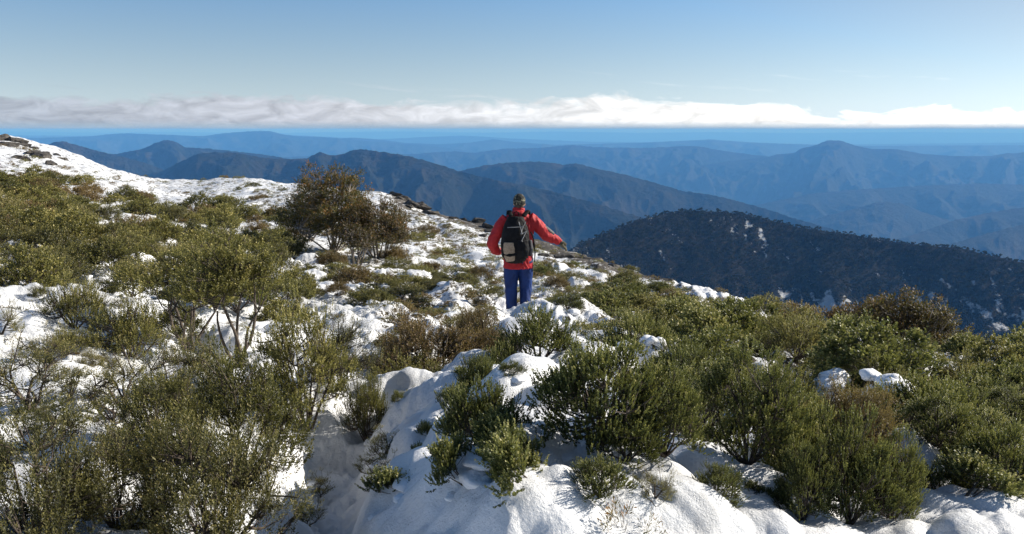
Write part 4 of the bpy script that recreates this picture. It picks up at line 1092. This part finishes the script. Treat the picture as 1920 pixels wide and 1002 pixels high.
def build_hiker():
    p = at(972, 575, 12.3)
    gx, gy = p[0], 12.3
    z0 = min(gz(gx - .1, gy), gz(gx + .1, gy)) - .02
    root = empty('person', (gx, gy, z0))
    top = at(972, 364, 12.3)[2] - z0        # standing height so that the cap meets the right line of sight
    k = top / 1.80
    root.scale = (k, k, k)
    tag(root, 'hiker in red jacket, blue trousers and patterned cap walking away with right arm held out', 'person')
    # joints (local metres; +y is away from the camera)
    LS, RS = (-.20, 0, 1.47), (.20, 0, 1.47)
    LE, LW = (-.375, -.02, 1.12), (-.265, .16, .95)
    RE, RW = (.395, .05, 1.19), (.615, .14, 1.08)
    b = Blob()
    b.limb([(0, 0, .90, .15, .11), (0, 0, 1.05, .135, .10), (0, 0, 1.25, .16, .11), (0, .0, 1.42, .17, .11), (0, 0, 1.50, .10, .08)])
    b.limb([(0, 0, 1.46, .06), (.01, .015, 1.58, .055)])
    # head with a face looking ahead and a little to the right and down
    h = Vector((.012, .035, 1.675))
    b.ball(h, (.076, .098, .112)); b.ball(h + Vector((.004, .045, -.065)), (.052, .055, .048))
    b.ball(h + Vector((.010, .105, -.020)), (.014, .022, .024)); b.ball(h + Vector((.008, .088, .022)), (.055, .018, .012))
    b.ball(h + Vector((.008, .092, -.062)), (.026, .012, .008))
    for s in (-1, 1):
        b.ball(h + Vector((s * .078, .0, -.012)), (.012, .022, .032)); b.ball(h + Vector((s * .032 + .008, .092, .002)), (.013, .010, .010))
    # arms
    b.limb([(*LS, .055), (*LE, .042), (*LW, .030)]); b.limb([(*RS, .055), (*RE, .042), (*RW, .030)])
    # hands: palm, four fingers of different length, thumb
    def hand(w, d, side, name=None):
        w = Vector(w); d = Vector(d).normalized(); out = Vector((0, -.3, 1)).cross(d).normalized(); nrm = d.cross(out)
        b.limb([(*(w - d * .01), .03, .022), (*(w + d * .045), .042, .018), (*(w + d * .085), .040, .016)], seg=10)
        for i, (o, L) in enumerate(((-.030, .062), (-.010, .074), (.011, .070), (.030, .055))):
            q = w + d * .085 + out * o; q2 = q + d * L * .5 - nrm * .012; q3 = q2 + d * L * .38 - nrm * (.02 + .004 * i)
            b.limb([(*q, .0105), (*q2, .0095), (*q3, .008)], seg=8)
        q = w + d * .03 + out * (-.038 * side)
        b.limb([(*q, .013), (*(q + d * .03 - out * .02 * side), .0115), (*(q + d * .055 - out * .026 * side - nrm * .01), .009)], seg=8)
    hand(RW, (.70, .22, -.62), 1); hand(LW, (.75, .62, -.2), -1)
    # legs, mid stride
    b.limb([(-.09, 0, .92, .085), (-.10, .03, .50, .06), (-.10, .02, .10, .042)]); b.limb([(.09, 0, .92, .085), (.085, .10, .50, .06), (.08, .04, .12, .042)])
    b.limb([(-.10, -.03, .06, .045), (-.10, .12, .045, .045), (-.10, .18, .04, .03)]); b.limb([(.08, .0, .08, .045), (.08, .14, .055, .045), (.08, .20, .05, .03)])
    link('body', b.mesh('body', M['skin'], .0075, 2), root)
    j = Blob()
    j.limb([(-.005, 0, .735, .215, .16), (-.005, 0, .86, .208, .155), (0, 0, 1.02, .200, .148), (0, .0, 1.20, .212, .145), (0, .0, 1.36, .225, .14), (0, 0, 1.46, .20, .12), (.0, 0, 1.53, .11, .095)], seg=24)
    j.limb([(0, .0, 1.47, .10, .085), (.0, .005, 1.555, .086, .08), (.005, .01, 1.60, .082, .082)], seg=18)         # collar
    j.ball((0, -.075, 1.515), (.12, .065, .055))                                                                 # rolled hood
    j.limb([(-.16, 0, 1.44, .092), (-.255, -.01, 1.34, .086), (-.35, -.02, 1.17, .080), (-.378, .0, 1.08, .080), (-.34, .07, .98, .066), (-.28, .14, .945, .055)], seg=16)
    j.limb([(.15, 0, 1.45, .095), (.25, .015, 1.375, .088), (.34, .035, 1.275, .082), (.40, .05, 1.20, .080), (.48, .085, 1.155, .070), (.55, .11, 1.125, .062), (.602, .135, 1.09, .050)], seg=16)
    jk = link('jacket', j.mesh('jacket', M['red'], .009, 5, .010, .085, 3), root)
    # dark shoulder-sleeve panel and cuff strap
    s = Blob(); s.limb([(.36, .02, 1.325, .040, .045), (.43, .04, 1.262, .045, .05), (.50, .07, 1.205, .040, .042)], seg=14)
    link('sleeve_panel', s.mesh('sleeve_panel', M['blacktrim'], .006, 3), jk)
    s = Blob(); s.limb([(.592, .130, 1.098, .054), (.610, .137, 1.085, .052)], seg=14); link('cuff', s.mesh('cuff', M['blacktrim'], .005, 2), jk)
    t = Blob()
    t.limb([(0, 0, 1.0, .19, .14), (0, 0, .86, .205, .15), (0, .0, .76, .20, .145)], seg=20)
    t.limb([(-.095, 0, .86, .115, .13), (-.106, .02, .62, .102, .112), (-.108, .03, .42, .088, .10), (-.104, .01, .22, .078, .09), (-.100, .0, .06, .080, .10)], seg=18)
    t.limb([(.095, 0, .86, .115, .13), (.104, .06, .62, .100, .112), (.104, .09, .42, .088, .10), (.098, .05, .22, .078, .09), (.092, .03, .07, .080, .10)], seg=18)
    link('trousers', t.mesh('trousers', M['navy'], .009, 4, .009, .10, 8), root)
    for x, y in ((-.095, .04), (.085, .07)):
        bt = Blob(); bt.limb([(x, y - .08, .045, .05, .045), (x, y + .05, .04, .052, .042), (x, y + .15, .035, .04, .03)]); bt.limb([(x, y - .05, .05, .055), (x, y - .05, .16, .055)])
        link('boot', bt.mesh('boot', M['boot'], .008, 2), root)
    gl = Blob()
    w = Vector(RW); d = Vector((.70, .22, -.62)).normalized(); out = Vector((0, -.3, 1)).cross(d).normalized(); nrm = d.cross(out)
    gl.limb([(*(w - d * .02), .038, .032), (*(w + d * .04), .050, .028), (*(w + d * .088), .047, .025)], seg=12)
    for i, (o, L) in enumerate(((-.032, .066), (-.011, .078), (.011, .074), (.032, .060))):
        q = w + d * .085 + out * o; q2 = q + d * L * .5 - nrm * .012; q3 = q2 + d * L * .42 - nrm * (.02 + .004 * i)
        gl.limb([(*q, .0150), (*q2, .0140), (*q3, .012)], seg=8)
    q = w + d * .03 - out * .038
    gl.limb([(*q, .018), (*(q + d * .03 - out * .02), .016), (*(q + d * .06 - out * .028 - nrm * .01), .013)], seg=8)
    link('glove', gl.mesh('glove', M['glove'], .005, 1), root)
    # cap and hair
    c = Blob(); c.ball(h + Vector((-.002, -.012, .030)), (.087, .104, .098)); c.limb([(h.x, h.y - .01, h.z - .02, .086, .104), (h.x, h.y - .012, h.z + .03, .089, .107)], seg=20)
    link('cap', c.mesh('cap', M['hat'], .006, 2, .004, .05, 4), root)
    hr = Blob(); hr.ball(h + Vector((-.004, -.045, -.045)), (.068, .055, .05)); link('hair', hr.mesh('hair', M['wood'], .006, 2, .004, .02), root)

    # backpack: carried, so a thing of its own
    bp = empty('backpack', (gx, gy, z0)); bp.scale = (k, k, k)
    tag(bp, 'black backpack with tan mesh pocket and grey bungee cords on the hiker\'s back', 'backpack')
    B = Blob()
    B.limb([(-.05, -.20, .86, .13, .075), (-.05, -.23, .95, .19, .115), (-.05, -.24, 1.10, .205, .13), (-.045, -.235, 1.26, .19, .12), (-.045, -.22, 1.39, .155, .10), (-.045, -.20, 1.49, .11, .07)], seg=20)
    link('pack_body', B.mesh('pack_body', M['black'], .009, 4, .008, .09, 5), bp)
    F = Blob(); F.limb([(-.115, -.338, .885, .060, .025), (-.125, -.352, .95, .076, .035), (-.135, -.358, 1.06, .080, .036), (-.135, -.352, 1.15, .074, .025)], seg=16)
    pk = link('front_pocket', F.mesh('front_pocket', M['tan'], .007, 2, .004, .06, 6), bp)
    S = Blob(); S.limb([(-.225, -.362, .985, .022, .010), (-.13, -.395, .975, .026, .010), (-.04, -.37, .985, .022, .010)], seg=8); link('pocket_band', S.mesh('pocket_band', M['black'], .006, 1), pk)
    S = Blob(); S.limb([(.045, -.31, .93, .085, .06), (.05, -.335, 1.05, .10, .07), (.045, -.33, 1.18, .085, .055)], seg=16); link('lower_pocket', S.mesh('lower_pocket', M['black'], .008, 3, .006, .07, 9), bp)
    S = Blob(); S.limb([(.155, -.24, .95, .035, .06), (.165, -.25, 1.05, .045, .07), (.155, -.24, 1.17, .035, .06)], seg=12); link('side_pocket', S.mesh('side_pocket', M['blacktrim'], .007, 3), bp)
    T = Tubes()
    for a, c2 in (((-.16, -.345, 1.36), (.06, -.345, 1.37)), ((.06, -.345, 1.37), (.03, -.375, 1.27)), ((.03, -.375, 1.27), (.12, -.335, 1.31)), ((.06, -.345, 1.37), (.10, -.33, 1.44)), ((.11, -.335, 1.31), (.04, -.395, 1.18)), ((.04, -.395, 1.18), (.11, -.36, 1.12)), ((.0, -.345, 1.44), (.05, -.375, 1.27))):
        T.add(np.linspace(a, c2, 4), np.full(4, .0055), 5)
    link('bungee_cord', T.mesh('bungee_cord', M['cord_grey']), bp)
    for sx in (-1, 1):
        S = Blob(); S.limb([(sx * .09 - .02, -.17, 1.50, .035, .014), (sx * .13, -.09, 1.565, .035, .014), (sx * .14, .03, 1.555, .035, .014), (sx * .15, .13, 1.42, .032, .014), (sx * .19, .13, 1.22, .03, .012), (sx * .21, .03, 1.05, .026, .012), (sx * .17, -.14, .98, .022, .012)], seg=10)
        link('shoulder_strap', S.mesh('shoulder_strap', M['black'], .007, 1), bp)
    T = Tubes(); T.add(np.array([(.20, -.16, 1.22), (.225, -.16, 1.10), (.235, -.15, .98), (.23, -.15, .84)]), np.array([.010, .011, .010, .008]), 6)
    T.add(np.array([(.17, -.2, 1.28), (.19, -.18, 1.24), (.20, -.16, 1.22)]), np.array([.010, .010, .010]), 6)
    link('hanging_strap', T.mesh('hanging_strap', M['black']), bp)
    T = Tubes(); T.add(np.array([(-.07, -.17, 1.51), (-.065, -.20, 1.555), (-.03, -.205, 1.57), (.0, -.20, 1.555), (.005, -.17, 1.51)]), np.full(5, .009), 6)
    link('grab_handle', T.mesh('grab_handle', M['black']), bp)
build_hiker()

# ------------------------------------------------------------------ haze
def haze():
    m, nt, out = mat('air')
    v = N(nt, 'ShaderNodeVolumePrincipled')
    v.inputs['Color'].default_value = (.115, .35, .80, 1); v.inputs['Absorption Color'].default_value = (.44, .44, .44, 1)
    v.inputs['Density'].default_value = 9.2e-5
    v.inputs['Anisotropy'].default_value = 0.0
    nt.links.new(v.outputs[0], out.inputs['Volume'])
    me = bpy.data.meshes.new('haze'); bm = bmesh.new()
    bmesh.ops.create_cube(bm, size=1, matrix=Matrix.Translation((0, 0, (-1300 + 14) / 2)) @ Matrix.Diagonal((118000, 118000, 1314, 1)))
    bm.to_mesh(me); bm.free(); me.materials.append(m)
    tag(link('haze', me), 'blue mountain air between the viewer and the far ranges', 'haze', None, 'stuff')
haze()

# ------------------------------------------------------------------ sky, clouds, sun
SUN_AZ, SUN_EL = R(72), R(28)          # azimuth clockwise from the view direction (+y)
def world():
    w = bpy.data.worlds.new('World'); SC.world = w; w.use_nodes = True
    nt = w.node_tree
    for n in list(nt.nodes): nt.nodes.remove(n)
    out = nt.nodes.new('ShaderNodeOutputWorld'); bg = nt.nodes.new('ShaderNodeBackground')
    sky = nt.nodes.new('ShaderNodeTexSky'); sky.sky_type = 'NISHITA'; sky.sun_disc = False
    sky.sun_elevation = SUN_EL; sky.sun_rotation = SUN_AZ; sky.altitude = 1500; sky.air_density = 1.0; sky.dust_density = .25; sky.ozone_density = 2.0
    tc = nt.nodes.new('ShaderNodeTexCoord')
    sep = nt.nodes.new('ShaderNodeSeparateXYZ'); nt.links.new(tc.outputs['Generated'], sep.inputs[0])
    X, Y, Z = sep.outputs
    az = math_(nt, 'ARCTAN2', X, Y)                       # radians, + to the right
    el = math_(nt, 'ARCSINE', Z)
    elm = math_(nt, 'MULTIPLY', el, 180 / math.pi)        # degrees
    def vec(a, b, s1, s2, off=0.):
        c = nt.nodes.new('ShaderNodeCombineXYZ')
        nt.links.new(math_(nt, 'MULTIPLY', a, s1), c.inputs[0]); nt.links.new(math_(nt, 'MULTIPLY', b, s2), c.inputs[1]); c.inputs[2].default_value = off
        return c.outputs[0]
    nA = noise_node(nt, 1, 9, .60, vec(az, el, 16, 40, 1.3), .7)      # shredded cloud tops
    nB = noise_node(nt, 1, 4, .5, vec(az, el, 3.2, 10, 7.7))         # large rise and fall
    # top of the bank in degrees against azimuth in degrees (-33 .. 33)
    azn = math_(nt, 'ADD', math_(nt, 'MULTIPLY', az, 180 / math.pi / 80), .5)
    fc = nt.nodes.new('ShaderNodeFloatCurve'); cv = fc.mapping.curves[0]
    pts = [(0, .62), (.10, .60), (.2, .58), (.31, .64), (.36, .52), (.42, .5), (.50, .46), (.56, .60), (.59, .72), (.62, .56), (.68, .50), (.73, .42), (.78, .30), (.86, .30), (1, .22)]
    cv.points[0].location = pts[0]; cv.points[1].location = pts[-1]
    for a in pts[1:-1]: cv.points.new(*a)
    fc.mapping.update(); nt.links.new(azn, fc.inputs['Value'])
    topd = math_(nt, 'MULTIPLY', fc.outputs[0], 3.9)
    topd = math_(nt, 'ADD', topd, math_(nt, 'MULTIPLY', math_(nt, 'SUBTRACT', nB, .5), 2.1))
    topd = math_(nt, 'ADD', topd, math_(nt, 'MULTIPLY', math_(nt, 'SUBTRACT', nA, .5), 2.6))
    dtop = math_(nt, 'SUBTRACT', topd, elm)
    mtop = ramp(nt, math_(nt, 'ADD', math_(nt, 'MULTIPLY', dtop, .8), .35), [(.30, 0.0), (.42, .40), (.72, 1.0)]).outputs[0]
    nC = noise_node(nt, 1, 6, .6, vec(az, el, 11, 150, 3.1))
    bot = math_(nt, 'SUBTRACT', elm, math_(nt, 'MULTIPLY', math_(nt, 'SUBTRACT', nC, .5), .55))
    mbot = ramp(nt, math_(nt, 'ADD', math_(nt, 'MULTIPLY', bot, .8), .5), [(.46, 0.0), (.62, .45), (.92, 1.0)]).outputs[0]
    mask = math_(nt, 'MULTIPLY', mtop, mbot)
    # thin wisps above the bank
    wv = noise_node(nt, 1, 8, .62, vec(az, math_(nt, 'ADD', el, math_(nt, 'MULTIPLY', az, .10)), 5.5, 70, 12.2), .8)
    wm = ramp(nt, wv, [(.60, 0.0), (.80, .5)]).outputs[0]
    wband = ramp(nt, math_(nt, 'MULTIPLY', elm, .1), [(.0, 1.0), (.30, .8), (.48, 0.0)]).outputs[0]
    mask = math_(nt, 'MAXIMUM', mask, math_(nt, 'MULTIPLY', wm, wband))
    # cloud colour: grey mauve away from the sun, dazzling towards it
    toward = ramp(nt, azn, [(.08, (3.9, 4.3, 5.0)), (.32, (5.4, 5.6, 6.2)), (.52, (8.0, 8.1, 8.3)), (.68, (11, 10.8, 10.5)), (.84, (15.0, 14.2, 13.2))]).outputs[0]
    for e in []: pass
    nD = noise_node(nt, 1, 8, .62, vec(az, el, 22, 60, 5.5), .8)
    shade = ramp(nt, nD, [(.34, .74), (.50, .97), (.64, 1.18)]).outputs[0]
    under = ramp(nt, math_(nt, 'MULTIPLY', elm, .5), [(.0, .80), (.4, 1.0)]).outputs[0]
    mulc = nt.nodes.new('ShaderNodeVectorMath'); mulc.operation = 'SCALE'; nt.links.new(toward, mulc.inputs[0])
    nt.links.new(math_(nt, 'MULTIPLY', shade, under), mulc.inputs['Scale'])
    bw = nt.nodes.new('ShaderNodeRGBToBW'); nt.links.new(sky.outputs[0], bw.inputs[0])
    pale = nt.nodes.new('ShaderNodeVectorMath'); pale.operation = 'SCALE'; pale.inputs[0].default_value = (.80, .90, .98); nt.links.new(bw.outputs[0], pale.inputs['Scale'])
    cool = nt.nodes.new('ShaderNodeVectorMath'); cool.operation = 'MULTIPLY'; nt.links.new(sky.outputs[0], cool.inputs[0]); cool.inputs[1].default_value = (.68, .99, 1.19)
    lowf = ramp(nt, math_(nt, 'MULTIPLY', elm, 1 / 16), [(.0, .92), (.25, .66), (.6, .22), (1.0, .0)]).outputs[0]
    sunw = ramp(nt, math_(nt, 'ADD', math_(nt, 'MULTIPLY', az, 180 / math.pi / 80), .5), [(.45, .0), (.95, .75)]).outputs[0]
    lowf = math_(nt, 'MAXIMUM', lowf, sunw)
    skyc = mixc(nt, lowf, cool.outputs[0], pale.outputs[0])
    mix = mixc(nt, math_(nt, 'MULTIPLY', mask, .93), skyc, mulc.outputs[0])
    # under the horizon line (seen only past the last range): hazy blue
    low = ramp(nt, math_(nt, 'ADD', math_(nt, 'MULTIPLY', math_(nt, 'ADD', elm, math_(nt, 'MULTIPLY', math_(nt, 'SUBTRACT', nC, .5), .35)), .8), .5), [(.52, 1.0), (.64, .62), (.82, .22), (1.0, 0.0)]).outputs[0]
    mix = mixc(nt, low, mix, (2.5, 3.6, 4.7))
    nt.links.new(mix, bg.inputs[0]); bg.inputs[1].default_value = .074
    nt.links.new(bg.outputs[0], out.inputs[0])
world()

sun = bpy.data.lights.new('sun', 'SUN'); sun.energy = 5.0; sun.angle = R(.53); sun.color = (1.0, .93, .82)
so = bpy.data.objects.new('sun', sun); COL.objects.link(so)
sd = Vector((math.sin(SUN_AZ) * math.cos(SUN_EL), math.cos(SUN_AZ) * math.cos(SUN_EL), math.sin(SUN_EL)))
so.rotation_euler = sd.to_track_quat('Z', 'Y').to_euler()
so.location = (20, 10, 30)

cam = bpy.data.cameras.new('camera'); co = bpy.data.objects.new('camera', cam); COL.objects.link(co)
cam.sensor_width = 36; cam.lens = 36 * FPX / 1920; cam.clip_end = 200000; cam.clip_start = .05
co.location = (0, 0, 0); co.rotation_euler = (math.pi / 2 - PITCH, 0, 0)
SC.camera = co
SC.view_settings.view_transform = 'Standard'; SC.view_settings.look = 'None'; SC.view_settings.gamma = 1
SC.view_settings.exposure = 0.66
SC.cycles.max_bounces = 8; SC.cycles.diffuse_bounces = 3; SC.cycles.glossy_bounces = 2; SC.cycles.transmission_bounces = 3; SC.cycles.volume_bounces = 1
SC.cycles.transparent_max_bounces = 4
SC.cycles.use_denoising = True
print('tris ok, objects', len(SC.objects))
